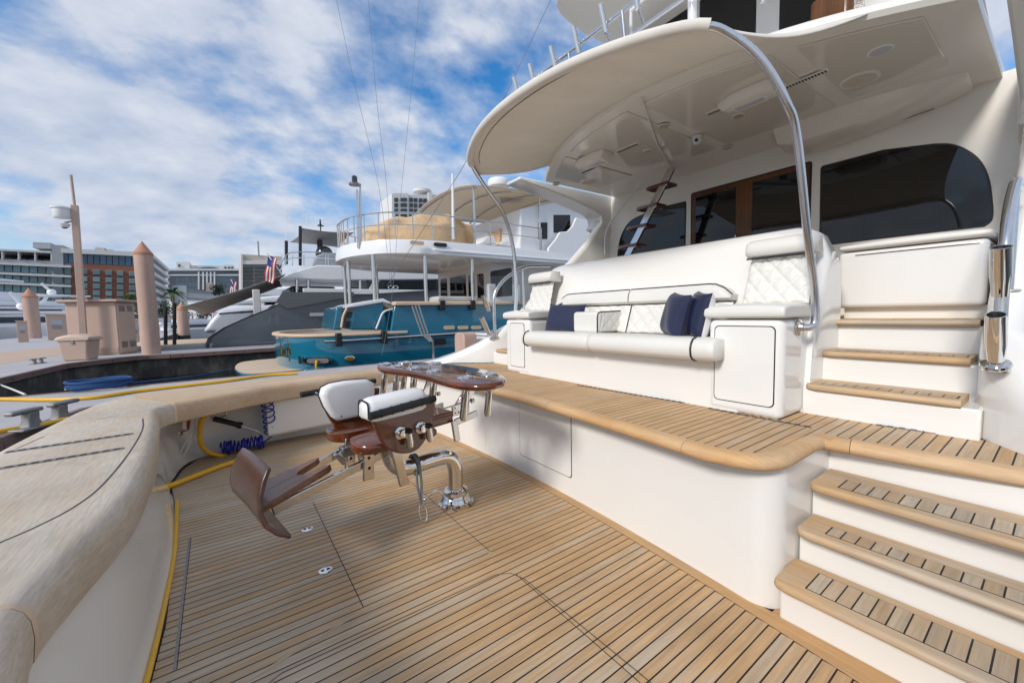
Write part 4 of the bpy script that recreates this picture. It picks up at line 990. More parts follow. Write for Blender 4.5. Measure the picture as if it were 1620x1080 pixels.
O('hose_spiral', MB().tube(cl, .0075, 7), 'hose_blue', bc)
gs = empty('hatch_strut', (0, 0, 0), 'black and chrome pump-handle strut on the bulwark below the covering board', 'strut')
a, b, c = aty(338, 662, 5.02), aty(378, 672, 4.96), aty(412, 684, 4.95)
O('body', MB().tube([a, b], .026, 14), 'black', gs); O('grip', MB().tube([b - (b - a) * .05, b + (b - a) * .12], .034, 14), 'black_rubber', gs); O('rod', MB().tube([b, c], .010, 10), 'chrome', gs)
O('wheel', MB().tube([aty(345, 656, 5.08) + Vector((.07 * math.cos(t), .0, .035 * math.sin(t))) for t in np.linspace(0, 2 * PI, 21)[:-1]], .008, 8, loop=True), 'chrome', gs)
cc = aty(299, 672, 5.03)
tag(O('warning_sticker', MB().obox(cc, (.5, .8, 0), (-.8, .5, 0), Z, .028, .003, .045), 'red_paint'), 'small red sticker on the white bulwark by the corner latch', 'sticker')
gl = empty('corner_latch', (0, 0, 0), 'small chrome latch on the white bulwark under the red sticker', 'latch')
cc = aty(289, 684, 4.9); O('plate', MB().obox(cc, (.5, .8, 0), (-.8, .5, 0), Z, .05, .004, .02), 'chrome', gl, bevel=.003); O('thumb_turn', MB().sphere(cc + Vector((.02, -.02, .0)), .018, 12, 8), 'chrome', gl)
for k in range(2):
    tag(O('bulwark_tube', MB().tube(smoothpath([aty(312 - k * 7, 655, 4.97), aty(306 - k * 8, 690, 4.97), aty(285 - k * 8, 730, 4.97), aty(262 - k * 4, 768, 4.9)], 5), .010, 8), 'white_plastic'), 'thin white drain tube curving down the bulwark corner', 'tube', 'drain tubes in the corner')
# ================================================================== water, docks
ZD, ZW = .25, -.5
wm = bpy.data.materials.new('water'); wm.use_nodes = True; t = wm.node_tree; b = t.nodes['Principled BSDF']
b.inputs['Base Color'].default_value = (.006, .011, .012, 1); b.inputs['Roughness'].default_value = .06; b.inputs['IOR'].default_value = 1.33
tcn = N(t, 'ShaderNodeTexCoord'); mpn = N(t, 'ShaderNodeMapping'); mpn.inputs['Scale'].default_value = (1.0, 2.2, 1); lk(t, tcn.outputs['Object'], mpn.inputs[0])
nz = N(t, 'ShaderNodeTexNoise'); nz.inputs['Scale'].default_value = 2.4; nz.inputs['Detail'].default_value = 5; lk(t, mpn.outputs[0], nz.inputs['Vector'])
bp = N(t, 'ShaderNodeBump'); bp.inputs['Strength'].default_value = .5; bp.inputs['Distance'].default_value = .12; lk(t, nz.outputs[0], bp.inputs['Height']); lk(t, bp.outputs[0], b.inputs['Normal'])
MATS['water'] = wm
struct(O('water', MB().add([(-3000, -3000, ZW), (3000, -3000, ZW), (3000, 3000, ZW), (-3000, 3000, ZW)], [(0, 1, 2, 3)]), 'water', smooth=0, fixn=False))

def dock(name, poly, wedge):
    d = struct(O(name, MB().prism([(x, y, ZD - .02) for x, y in poly], (0, 0, .02)), 'concrete', smooth=0))
    c = sum((Vector((x, y, 0)) for x, y in poly), Vector()) / len(poly)
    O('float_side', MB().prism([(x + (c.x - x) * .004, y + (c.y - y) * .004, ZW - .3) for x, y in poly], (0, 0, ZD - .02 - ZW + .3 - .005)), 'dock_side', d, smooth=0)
    for (a, b_) in wedge:
        A, B = Vector((*a, ZD - .065)), Vector((*b_, ZD - .065)); dr_ = (B - A).normalized(); s = dr_.cross(Z)
        O('wale', MB().obox((A + B) / 2, dr_, s, Z, (B - A).length / 2 - .004, .045, .075), 'wale', d, bevel=.012)
        L = (B - A).length; k = .3
        while k < L:
            O('wale_bolt', MB().lathe([(.02, 0), (.02, .006), (0, .007)], A + dr_ * k + s * .044, tuple(s), 10), 'black', d); k += .9
    return d
dA = dock('dock', [(-1.60, 7.7), (-1.95, 6.3), (-2.7, 3), (-3.4, -14), (-10, -14), (-10, 9.65), (20, 9.65), (20, 7.3)], [((-1.60, 7.7), (-1.95, 6.3)), ((-1.95, 6.3), (-2.7, 3.0)), ((-2.7, 3), (-3.4, -14)), ((-1.6, 7.7), (20, 7.3)), ((20, 9.65), (-4.1, 9.65))])
e1, e2, e3, e4 = [tuple(atz(*p, ZD))[:2] for p in ((-40, 607), (105, 575), (215, 563), (270, 560))]
dB = dock('dock', [(-4.1, 9.66), e1, e2, e3, e4, (12, 18.4), (12, 20.0), (-2.5, 20.2), (-3.6, 22.5), (-3.4, 130), (-14, 130), (-14, 9.66)], [(e1, e2), (e2, e3), (e3, e4), (e4, (12, 18.4)), ((-4.1, 9.66), e1)])
O('pink_strip', MB().add([tuple(atz(-40, 583, ZD + .003)), tuple(atz(-40, 560, ZD + .003)), tuple(atz(104, 548, ZD + .003)), tuple(atz(97, 560, ZD + .003))], [(0, 1, 2, 3)]), 'concrete_pink', dB, smooth=0, fixn=False)

def cleat(label, c, ang, s=1.0, m='galvanised'):
    e = empty('dock_cleat', (0, 0, 0), label, 'cleat'); c = Vector(c); d = Vector((math.cos(ang), math.sin(ang), 0)); w_ = d.cross(Z)
    O('base_plate', MB().obox(c + Z * .012 * s, d, w_, Z, .24 * s, .06 * s, .012 * s), m, e, bevel=.008 * s)
    for sg in (-1, 1):
        p = c + d * .11 * s * sg
        R_ = [[p + d * (.01 * s * sg + a * k1) + w_ * b_ * k1 + Z * h for a, b_ in ((-.05 * s, -.04 * s), (.05 * s, -.04 * s), (.06 * s, 0), (.05 * s, .04 * s), (-.05 * s, .04 * s), (-.06 * s, 0))] for h, k1 in ((.02 * s, 1.1), (.08 * s, .8), (.14 * s, .85))]
        h = O('horn_post', MB().loft(R_), m, e, bevel=.008 * s, smooth=50)
        O('horn', MB().obox(p + d * .05 * s * sg + Z * .155 * s, d, w_, Z + d * .06 * sg, .12 * s, .035 * s, .018 * s), m, e, bevel=.014 * s, seg=3)
    return e
c0 = atz(74, 672, ZD); cleat('large grey dock cleat with a blue line by the pale near dock edge', c0, math.radians(62), 1.35)
cleat('small grey cleat on the dock edge by the tan dock box', atz(60, 575, ZD), 1.2, .9)
lb = empty('blue_mooring_line', (0, 0, 0), 'dark blue mooring line running from its coil on the dock to the grey yacht', 'mooring line')
cc = atz(158, 611, ZD + .05)
for k in range(6):
    O('coil_turn', MB().tube([cc + Vector(((.34 + .03 * (k % 3)) * math.cos(t_), (.25 + .02 * (k % 2)) * math.sin(t_), .022 * k + .01 * math.sin(3 * t_ + k))) for t_ in np.linspace(0, 2 * PI, 29)[:-1]], .022, 8, loop=True), 'rope_blue', lb)
O('line', MB().tube(smoothpath([cc + Vector((.3, .2, .06)), atz(215, 605, ZD + .05), aty(330, 591, 12.3), aty(420, 571, 16.0), aty(452, 560, 18.4)], 6), .018, 8), 'rope_blue', lb)
tag(O('white_mooring_line', MB().tube(smoothpath([atz(103, 616, ZD + .02), atz(118, 612, ZD + .02), atz(150, 613, ZD + .02), atz(190, 612, ZD + .02)], 5), .014, 8), 'rope_white'), 'short white line lying beside the blue rope coil on the dock', 'rope')
tag(O('white_mooring_line', MB().tube(smoothpath([atz(-40, 595, ZD + .03), aty(10, 612, 12.5), atz(40, 624, ZD + .02)], 5), .016, 8), 'rope_white'), 'white line stretched across the dark water to the dock edge', 'rope')
tag(O('shore_power_cable', MB().tube(smoothpath([atz(*p, ZD + .03) for p in ((-40, 634), (0, 631), (60, 632), (110, 631), (160, 627), (220, 618), (290, 610), (360, 602), (410, 595), (440, 592), (470, 590))], 6), .028, 10), 'hose_yellow'), 'yellow shore power cable lying along the far edge of the near dock', 'cable')
tag(O('shore_power_cable', MB().tube(smoothpath([atz(*p, ZD + .03) for p in ((-40, 690), (0, 682), (40, 675), (70, 671), (100, 664), (130, 660), (160, 652))], 6), .026, 10), 'hose_yellow'), 'yellow shore power cable passing under the large grey cleat', 'cable')

# pilings
def piling(label, px, base, dist_z, r, top, tilt=0, zb=ZD, cap=.55):
    c = atz(px, base, zb); h = atd(px, top, math.hypot(c.x, c.y)).z
    e = empty('piling', (0, 0, 0), label, 'piling', 'marina pilings')
    O('shaft', MB().lathe([(r, ZW - .6), (r, h - cap * r * 2)], (c.x, c.y, 0), n=36), 'stucco_pink', e)
    O('weed_band', MB().lathe([(r * 1.03, ZW - .6), (r * 1.03, ZD - .18)], (c.x, c.y, 0), n=36), 'barnacle', e)
    O('cap', MB().lathe([(r * 1.03, h - cap * r * 2 - r * .32), (r * 1.05, h - cap * r * 2), (r * .98, h - cap * r * 2 + .02 * r), (0, h + r * .5)], (c.x, c.y, 0), n=36), 'stucco_cap', e, smooth=30)
    return c
piling('thick pink piling with cone cap beside the tan cabinet', 240, 560, 0, .255, 388)
piling('pink piling beside the small tan power pedestal, near the dark motor yachts', 54, 535, 0, .42, 459)
piling('shorter pink piling touching the grey canvas awning tip', 291, 527, 0, .42, 480)
piling('pink piling half hidden behind the shorter one', 281, 519, 0, .42, 487)
piling('slim distant pink piling beside the small white boats', 305, 510, 0, .42, 494)
piling('pink piling rising behind the tan cabinet', 216, 508, 0, .45, 488)

# dock box
def dockbox(label, pts, s=1.0, m='fibre_tan', lid='fibre_tan_light'):
    c, ux, hw, hd, h = pts; c = Vector(c); ux = Vector(ux).normalized(); uy = Z.cross(ux); e = empty('dock_box', (0, 0, 0), label, 'dock box')
    q = lambda k, z, dx=0: [c + ux * (a * hw * k) + uy * (b_ * hd * k) + Z * z for a, b_ in ((-1, -1), (1, -1), (1, 1), (-1, 1))]
    O('body', MB().loft([q(.80, 0), q(.98, h * .78)]), m, e, bevel=.05, seg=3)
    R_ = []
    for k in range(9):
        a = -1 + k / 4; z1 = h * .80 + h * .20 * (1 - a * a * .55)
        R_.append([c + ux * (a * hw * 1.1) + uy * (b_ * hd * 1.08) + Z * z for b_, z in ((-1, h * .76), (1, h * .76), (1, z1 - .05), (.8, z1), (-.8, z1), (-1, z1 - .05))])
    O('lid', MB().loft(R_), lid, e, bevel=.02, seg=2)
    O('hasp', MB().obox(c - uy * hd * .97 + Z * h * .72, ux, uy, Z, .04, .02, .06), 'steel_dull', e)
    return e
A, B = atz(95, 571, ZD), atz(146, 571, ZD); ux = Vector((1, -.35, 0)).normalized()
dockbox('tan moulded dock box with a curved lid standing on the dock edge', ((A + B) / 2 + Vector((.05, .3, 0)), ux, .37, .30, .80))
# electrical cabinet
cab2 = empty('electrical_cabinet', (0, 0, 0), 'large tan electrical cabinet with flat roof and louvred metal side', 'cabinet')
p1, p2 = atz(184, 562, ZD), atz(196, 559, ZD)
cbase = Vector((-3.55, 20.0, ZD)); cx_, cy_ = (1, -.42, 0), (.42, 1, 0)
O('body', MB().obox(cbase + Z * .92, cx_, cy_, Z, .72, .45, .92), 'fibre_tan', cab2, bevel=.02)
O('roof', MB().obox(cbase + Z * 1.885, cx_, cy_, Z, .86, .60, .04), 'fibre_tan', cab2, bevel=.015)
fx = Vector(cx_).normalized(); fy = Vector(cy_).normalized()
O('metal_side', MB().obox(cbase + fx * .73 + Z * .92, fy, fx, Z, .42, .012, .86), 'fibre_tan_light', cab2, bevel=.006)
for r_ in range(6):
    for s in (-1, 1):
        for zz in (1.62, .35): O('louvre', MB().obox(cbase + fx * .745 + fy * .2 * s + Z * (zz - .09 + r_ * .036), fy, fx, Z, .14, .006, .010), 'steel_dull', cab2)
for k in range(7): O('conduit', MB().tube([cbase - fy * .47 + fx * (-.1) + Z * (.08 + k * .03), cbase - fy * .47 + fx * .7 + Z * (.08 + k * .03)], .010, 6), 'fibre_tan_light', cab2)
O('meter_box', MB().obox(cbase - fy * .50 - fx * .12 + Z * .42, fx, fy, Z, .14, .05, .17), 'grey_light', cab2, bevel=.01)
O('cable_bundle', MB().tube(smoothpath([cbase - fy * .52 + fx * (-.15) + Z * .28, cbase - fy * .58 - fx * .1 + Z * .1, cbase - fy * .56 + fx * .1 + Z * .03], 4), .04, 8), 'black', cab2)
# camera pole
pole = empty('camera_pole', (0, 0, 0), 'tall slim tan pole carrying a round antenna box and a dome camera', 'pole')
pb = Vector((-4.05, 19.3, ZD)); pt = aty(118, 325, 19.3); ptt = aty(112, 277, 19.3)
pbx = aty(130, 520, 19.3); pb = Vector((pbx.x, 19.3, ZD))
O('post', MB().obox((pb + pt) / 2, (pt - pb), (1, 0, 0), (0, 1, 0), (pt - pb).length / 2, .085, .085), 'fibre_tan', pole, bevel=.01)
O('mast', MB().tube([pt - Z * .1, ptt], .04, 8), 'fibre_tan', pole)
c = aty(98, 336, 19.3); O('antenna_box', MB().lathe([(.20, -.19), (.22, -.15), (.22, .1), (.25, .11), (.25, .16), (.0, .2)], c, n=20), 'white_plastic', pole)
O('antenna_arm', MB().tube([c + Vector((.2, 0, 0)), aty(117, 334, 19.3)], .03, 8), 'steel_dull', pole)
c = aty(102, 356, 19.3); O('dome_camera', MB().lathe([(.0, -.10), (.08, -.08), (.12, -.02), (.14, .03), (.08, .06), (0, .08)], c, n=18), 'white_plastic', pole); O('camera_glass', MB().lathe([(0, -.12), (.06, -.10), (.085, -.07)], c, n=16), 'black', pole)
O('camera_arm', MB().tube([c + Z * .07, aty(116, 352, 19.3) + Z * .05], .025, 8), 'steel_dull', pole)
# pedestals and cabinets further along the dock
def pedestal(label, px0, px1, top, base, m='fibre_tan', zb=ZD, roof=True, cat='power pedestal', y=None):
    A = aty((px0 + px1) / 2, base, y) if y else atz((px0 + px1) / 2, base, zb)
    dist = math.hypot(A.x, A.y); w_ = (atd(px1, base, dist) - atd(px0, base, dist)).length / 2; h = atd((px0 + px1) / 2, top, dist).z - A.z
    rt = (atd(px1, base, dist) - atd(px0, base, dist)).normalized(); fw = Z.cross(rt)
    e = empty('power_pedestal' if cat == 'power pedestal' else 'utility_cabinet', (0, 0, 0), label, cat)
    O('body', MB().obox(A + Z * h / 2, rt, fw, Z, w_ * .9, w_ * .8, h / 2), m, e, bevel=w_ * .06)
    if roof: O('roof', MB().obox(A + Z * h, rt, fw, Z, w_ * 1.05, w_ * .95, h * .025), 'fibre_tan_light', e, bevel=w_ * .03)
    O('panel', MB().obox(A + Z * h * .68 - fw * w_ * .82, rt, fw, Z, w_ * .5, w_ * .04, h * .10), 'grey_light', e)
    O('socket', MB().obox(A + Z * h * .5 - fw * w_ * .82, rt, fw, Z, w_ * .4, w_ * .06, h * .06), 'steel_dull', e)
    return e
pedestal('small tan power pedestal beside the far pink piling', 28, 47, 508, 541)
pedestal('wide tan cabinet with a grey meter box beyond the tan dock box', 74, 111, 497, 537, cat='cabinet')
pedestal('tan pedestal with yellow cables right of the large cabinet', 197, 208, 506, 542)
pedestal('tan pedestal behind the thick pink piling', 211, 222, 505, 543)
pedestal('tan pedestal by the two pink pilings', 262, 276, 498, 522)
pd_ = empty('power_pedestal', (0, 0, 0), 'rounded pink power pedestal standing beside the blue hull', 'power pedestal')
c = aty(735, 526, 8.3)
R_ = [[(c.x + .03 - .22 * 1, 8.3 + dy, 0) for dy in (0,)] for _ in ()]
ol = [(-.24, ZD), (-.24, c.z - .10), (-.20, c.z - .03), (-.10, c.z + .01), (.10, c.z + .01), (.20, c.z - .03), (.24, c.z - .10), (.24, ZD)]
O('body', MB().prism([(c.x - .15, 8.3 + a, z) for a, z in ol], (.34, 0, 0)), 'stucco_pink', pd_, bevel=.02)
dk = empty('white_dock_box', (0, 0, 0), 'white dock box between the pink pedestal and the white coaming', 'dock box')
c = aty(772, 530, 8.3); O('body', MB().box(c.x - .2, c.x + .9, 8.0, 8.65, ZD, c.z), 'paint_white', dk, bevel=.03); O('lid', MB().box(c.x - .24, c.x + .94, 7.96, 8.69, c.z + .002, c.z + .06), 'paint_white', dk, bevel=.02)
dv = empty('boarding_gate', (0, 0, 0), 'stainless looped boarding rail leaning in front of the blue hull', 'rail')
for k in range(3):
    a, b_, d_ = aty(652 + k * 5, 484 - k, 9.3), aty(667 + k * 5, 528, 9.2), aty(681 + k * 2, 540, 9.1)
    O('loop_tube', MB().tube([a, b_, d_], .02, 8), 'steel', dv)
O('stem', MB().tube([aty(684, 538, 9.1), aty(686, 566, 9.1), aty(686, 575, 9.1)], .03, 8), 'steel', dv)

# ================================================================== blue trawler yacht alongside
bl = empty('blue_trawler_yacht', (0, 0, 0), 'blue hulled trawler yacht with white upper deck moored across the finger dock', 'yacht')
BY = 13.1
hpl = [(17, 12.2), (12, 10.6), (8, 10.5), (4, 10.5), (2.7, 10.53), (2.1, 10.68), (1.6, 11.05), (1.28, 11.7), (1.14, 12.5), (1.10, 13.1)]
hpl = hpl + [(x, 2 * BY - y) for x, y in hpl[-2::-1]]
hs_ = smoothpath([(x, y, 0) for x, y in hpl], 4)
def hull_rows(zs): return [[(p.x + dx, BY + (p.y - BY) * k, z) for z, k, dx in zs] for p in hs_]
O('hull', MB().grid(hull_rows([(.92, 1, 0), (.55, .995, .0), (.10, .985, .03), (-.6, .95, .12)])), 'blue_hull', bl, smooth=60, fixn=False)
O('deck', MB().prism([(p.x + .05, BY + (p.y - BY) * .97, .55) for p in hs_], (0, 0, .03)), 'teak_pale', bl, smooth=0)
O('inner_bulwark', MB().grid([[(p.x + .1, BY + (p.y - BY) * .96, .92), (p.x + .12, BY + (p.y - BY) * .955, .55)] for p in hs_ if p.x < 5]), 'cabin_beige', bl, smooth=60, fixn=False)
low = [p for p in hs_ if p.x < 4.2]
O('cap_rail', MB().loft([[(p.x + .03 + a * (1 if p.x < 2 else .3), BY + (p.y - BY) * (1 + k), z) for a, k, z in ((-.07, .016, .91), (-.07, .016, .985), (.12, -.03, .985), (.12, -.03, .91))] for p in low]), 'teak_pale', bl, bevel=.02, smooth=60)
O('rub_rail', MB().tube([(1.95, 10.62, .80), (2.5, 10.49, .80), (9, 10.43, .88)], .035, 8), 'steel', bl)
for p in (535, 607): 
    c = aty(p, 530, 10.45); O('hinge_clamp', MB().box(c.x - .07, c.x + .07, 10.34, 10.5, .68, 1.0), 'black', bl, bevel=.02)
# raised bulwark forward
def pr(pts, y0, dep, m, name, parent, **kw): return O(name, MB().prism([aty(px, py, y0) for px, py in pts], (0, dep, 0)), m, parent, **kw)
rb = O('raised_bulwark', MB().prism([(3.55, 10.5, .90), (3.70, 10.52, 1.66), (14, 10.52, 1.72), (14, 10.5, .85)], (0, .12, 0)), 'blue_hull', bl, bevel=.02)
O('bulwark_cap', MB().box(3.68, 14, 10.42, 10.72, 1.665, 1.77), 'teak_pale', bl, bevel=.025)
for p in (700, 748):
    c = aty(p, 483, 10.42); O('strap', MB().box(c.x - .08, c.x + .08, 10.38, 10.5, 1.52, 1.80), 'black', bl, bevel=.02)
for p in (711, 733, 754):
    c = aty(p, 518, 10.48); O('scupper', MB().prism([(c.x + a, 10.47, c.z + b_) for a, b_ in rrect(-.17, .17, -.055, .055, .05)], (0, .04, 0)), 'teak_pale', rb, smooth=30)
c = aty(694, 540, 10.46); O('hull_port', MB().box(c.x - .22, c.x + .22, 10.44, 10.5, c.z - .09, c.z + .09), 'black', rb, bevel=.02)
# deck lockers and steps aft of it
lk1 = O('deck_locker', MB().prism([aty(555, 522, 10.9), aty(560, 484, 10.9), aty(605, 477, 10.9), aty(616, 522, 10.9)], (0, 1.6, 0)), 'blue_hull', bl, bevel=.04)
O('locker_top', MB().prism([aty(543, 487, 10.85), aty(560, 480, 10.85), aty(606, 472, 10.85), aty(628, 483, 10.85), aty(606, 478, 10.85), aty(558, 486, 10.85)], (0, 1.8, 0)), 'paint_white', bl, bevel=.02)
O('deck_locker', MB().prism([aty(527, 522, 10.95), aty(533, 486, 10.95), aty(543, 484, 10.95), aty(540, 522, 10.95)], (0, 1.6, 0)), 'blue_hull', bl, bevel=.03)
O('step_rail', MB().tube(smoothpath([aty(540, 518, 10.85), aty(543, 500, 10.85), aty(549, 487, 10.85)], 4), .03, 8), 'teak_pale', bl)
O('step_rail', MB().tube(fillet([aty(595, 520, 10.8), aty(606, 492, 10.8), aty(622, 489, 10.8)], .15), .025, 8), 'paint_white', bl)
O('gate_panel', MB().prism([aty(605, 521, 11.0), aty(606, 491, 11.0), aty(622, 490, 11.0), aty(620, 521, 11.0)], (0, .05, 0)), 'blue_hull', bl)
O('locker_cover', MB().prism([aty(606, 472, 10.9), aty(618, 480, 10.9), aty(628, 492, 10.9), aty(622, 492, 10.9), aty(606, 482, 10.9)], (0, 1.0, 0)), 'awning_beige', bl, bevel=.02)
# stern fittings, platform, name
def on_hull(px, py): return aty(px, py, 10.55)
def plate_oval(px, py, hw, hh, m1, m2, name):
    # sits on the rounded quarter: choose the hull point by the pixel direction
    d = ray(px, py); best = min(hs_, key=lambda p: abs(math.atan2(p.y, p.x) - math.atan2(d.y, d.x)) + (0 if p.y < BY else 9))
    i = hs_.index(best); tg = (hs_[min(i + 1, len(hs_) - 1)] - hs_[max(i - 1, 0)]).normalized(); nrm = Vector((tg.y, -tg.x, 0))
    if nrm.y > 0 and best.y < BY: nrm = -nrm
    tt = best.length / math.hypot(d.x, d.y); c = Vector((best.x, BY + (best.y - BY) * .995, EYE + d.z * tt)) + nrm * .02
    pts = rrect(-hw, hw, -hh, hh, min(hw, hh) * .98)
    f = O(name, MB().prism([c + tg * a + Z * b_ for a, b_ in pts], nrm * .03), m1, bl, smooth=30)
    O('opening', MB().prism([c + nrm * .0305 + tg * a * .8 + Z * b_ * .68 for a, b_ in pts], nrm * .004), m2, f, smooth=0)
    return c, nrm, tg
plate_oval(476, 569, .06, .10, 'chrome', 'black', 'hawse_hole')
c, nrm, tg = plate_oval(509, 570, .34, .085, 'chrome', 'steel_dull', 'hawse_plate')
tag(O('shore_power_cable', MB().tube(smoothpath([c + nrm * .05, c + nrm * .12 - Z * .05, c + nrm * .14 - Z * .5], 4), .025, 8), 'hose_yellow'), 'short yellow cable hanging from the blue hull hawse plate', 'cable')
plate_oval(559, 567, .12, .075, 'chrome', 'gold', 'exhaust_port')
pl = [(.35, 11.5), (.18, 12.2), (.12, 13.1)]; pl = [(1.7, 11.2), (.9, 11.15)] + pl + [(.18, 14.0), (.35, 14.7), (.9, 15.05), (1.7, 15.0)]
plp = [(p.x, p.y) for p in smoothpath([(a, b_, 0) for a, b_ in pl], 4)]
sp = O('swim_platform', MB().prism([(x, y, -.02) for x, y in plp], (0, 0, .10)), 'blue_hull', bl, bevel=.02)
O('platform_deck', MB().prism([(.9 + (x - .9) * .97, BY + (y - BY) * .97, .082) for x, y in plp], (0, 0, .012)), 'teak_pale', sp, smooth=0)
fc = bpy.data.curves.new('name_text', 'FONT'); fc.body = 'Lady'; fc.size = .5; fc.extrude = .006; fc.shear = .35; fc.align_x = 'RIGHT'
to = bpy.data.objects.new('name_lettering', fc); COL.objects.link(to); bpy.context.view_layer.update()
dg = bpy.context.evaluated_depsgraph_get(); me = bpy.data.meshes.new_from_object(to.evaluated_get(dg)); bpy.data.objects.remove(to)
txt = bpy.data.objects.new('name_lettering', me); COL.objects.link(txt); me.materials.clear(); me.materials.append(MATS['gold']); txt.parent = bl
# lettering bent round the stern, its last letters coming round to our side
acc = [0.0]; st_ = [p for p in hs_ if p.x < 3]
i0 = min(range(len(st_)), key=lambda k: abs(st_[k].y - 11.55) + (5 if st_[k].y > BY else 0)); st_ = st_[i0:]
for k in range(1, len(st_)): acc.append(acc[-1] + (st_[k] - st_[k - 1]).length)
for v in me.vertices:
    s_ = max(0, -v.co.x + .0); xx = float(np.interp(s_, acc, [p.x for p in st_])); yy = float(np.interp(s_, acc, [p.y for p in st_]))
    x2 = float(np.interp(s_ + .05, acc, [p.x for p in st_])); y2 = float(np.interp(s_ + .05, acc, [p.y for p in st_])); tg = Vector((x2 - xx, y2 - yy, 0)).normalized(); nn = Vector((-tg.y, tg.x, 0))
    if nn.x > 0: nn = -nn
    z_ = .40 + v.co.y
    kk = float(np.interp(z_, [.1, .55, .92], [.985, .995, 1.0])); dx = float(np.interp(z_, [.1, .55], [.03, 0]))
    v.co = Vector((xx + dx, BY + (yy - BY) * kk, z_)) + nn * (.012 + v.co.z)
# upper deck: moulded slab with rounded stern, posts, rail
ud = [(15, 10.75), (10, 10.6), (6, 10.6), (4.6, 10.7), (3.7, 11.1), (3.15, 11.9), (2.95, 12.6), (2.92, 13.1)]
ud = ud + [(x, 2 * BY - y) for x, y in ud[-2::-1]]; us = smoothpath([(x, y, 0) for x, y in ud], 4)
O('boat_deck', MB().loft([[(p.x + k * 1.2, BY + (p.y - BY) * (1 - k * .4), z) for p in us] for k, z in ((.12, 3.08), (.0, 3.12), (-.0, 3.30), (.03, 3.50), (.10, 3.52))]), 'paint_white', bl, smooth=40)
for px, py in ((660, 386), (697, 389)):
    c = aty(px, py - 2, 10.58); O('deck_scupper', MB().prism([(c.x + a, 10.57, c.z + b_) for a, b_ in rrect(-.20, .20, -.05, .05, .045)], (0, .05, 0)), 'teak_pale' if px < 680 else 'black', bl, smooth=30)
O('deck_strake', MB().box(4.9, 13, 10.56, 10.6, 3.20, 3.26), 'paint_white', bl, bevel=.015)
for x, y in ((4.75, 10.85), (3.45, 11.4), (3.15, 12.9), (3.45, 14.7), (6.3, 10.85), (4.75, 15.35)): O('deck_post', MB().tube([(x, y, 1.0 if x < 3.6 else 1.7), (x, y, 3.1)], .055, 10), 'steel', bl)
rl_ = [p for p in us if p.x < 9.5]
for z in (4.25, 3.92): O('deck_rail', MB().tube([(p.x + .10, BY + (p.y - BY) * .965, z) for p in rl_], .022 if z > 4 else .014, 8), 'steel', bl)
for i in range(0, len(rl_), 2):
    p = rl_[i]; O('rail_stanchion', MB().tube([(p.x + .10, BY + (p.y - BY) * .965, 3.5), (p.x + .10, BY + (p.y - BY) * .965, 4.25)], .018, 6), 'steel', bl)
# aft cabin bulkhead with windows
XA = 7.2
ab = O('aft_cabin', MB().box(XA, 14, 11.2, 15.2, .6, 3.1), 'cabin_beige', bl, bevel=.03)
for a, b_, c_, d_ in ((698, 707, 442, 477), (713, 737, 439, 475), (742, 750, 436, 474), (756, 765, 434, 471), (777, 809, 429, 468)):
    q = [atx(px, py, XA) for px, py in ((a, d_), (b_, d_), (b_, c_), (a, c_))]; ylo, yhi = min(p.y for p in q), max(p.y for p in q); z0, z1 = min(p.z for p in q), max(p.z for p in q)
    O('cabin_window', MB().prism([(XA - .01, y, z) for y, z in rrect(ylo, yhi, z0, z1, .08)], (.03, 0, 0)), 'glass_dark', ab, smooth=0)
O('deck_cushion', MB().box(5.2, 6.6, 11.0, 11.7, 1.75, 1.95), 'cabin_beige', bl, bevel=.06)
O('deck_sheet', MB().box(6.9, 8.2, 10.9, 11.1, 1.3, 2.35), 'paint_white', bl, bevel=.05)
# bimini, upper house
bm_ = O('bimini', MB().grid([[(x, BY + y, 5.55 - .05 * y * y + .30 * math.sin((x - 6.2) / 5 * 1.3)) for y in np.linspace(-2.5, 2.5, 12)] for x in np.linspace(6.3, 11.2, 12)]), 'awning_beige', bl, solid=.03, smooth=60, fixn=False)
for x in (6.4, 7.7, 9.0, 10.3): O('bimini_bow', MB().tube([(x, BY + y, 5.47 - .05 * y * y + .30 * math.sin((x - 6.2) / 5 * 1.3)) for y in np.linspace(-2.5, 2.5, 12)], .028, 6), 'steel', bm_)
for x, y in ((6.4, 10.8), (6.6, 15.4), (9, 10.8), (9, 15.4)): O('bimini_post', MB().tube([(x, y, 3.5), (x, y, 5.3)], .035, 8), 'steel', bm_)
uh = O('upper_house', MB().prism([aty(822, 400, 10.9), aty(824, 330, 10.9), aty(880, 318, 10.9), aty(1000, 315, 10.9), aty(1000, 420, 10.9)], (0, 4.4, 0)), 'paint_white', bl, bevel=.05)
for a, b_, c_, d_ in ((852, 866, 352, 378), (876, 902, 340, 368)):
    O('house_window', MB().prism([aty(a, d_, 10.885), aty(b_, d_, 10.885), aty(b_, c_, 10.885), aty(a, c_, 10.885)], (0, .05, 0)), 'glass_dark', uh)
O('side_bulwark', MB().prism([aty(px, py, 10.62) for px, py in ((868, 392), (880, 378), (886, 367), (898, 366), (906, 358), (912, 344), (926, 348), (960, 362), (960, 430), (868, 410))], (0, .1, 0)), 'paint_white', bl, bevel=.02)
O('deck_chair_cover', MB().prism([aty(762, 384, 11.2), aty(770, 374, 11.2), aty(782, 372, 11.2), aty(786, 386, 11.2)], (0, .7, 0)), 'vinyl_white', bl, bevel=.04)
O('deck_chair_cover', MB().prism([aty(790, 387, 11.2), aty(800, 380, 11.2), aty(809, 378, 11.2), aty(810, 390, 11.2)], (0, .7, 0)), 'vinyl_white', bl, bevel=.04)
O('galley_box', MB().prism([aty(790, 385, 12.0), aty(790, 362, 12.0), aty(818, 362, 12.0), aty(818, 390, 12.0)], (0, .8, 0)), 'tarp_beige', bl, bevel=.03)
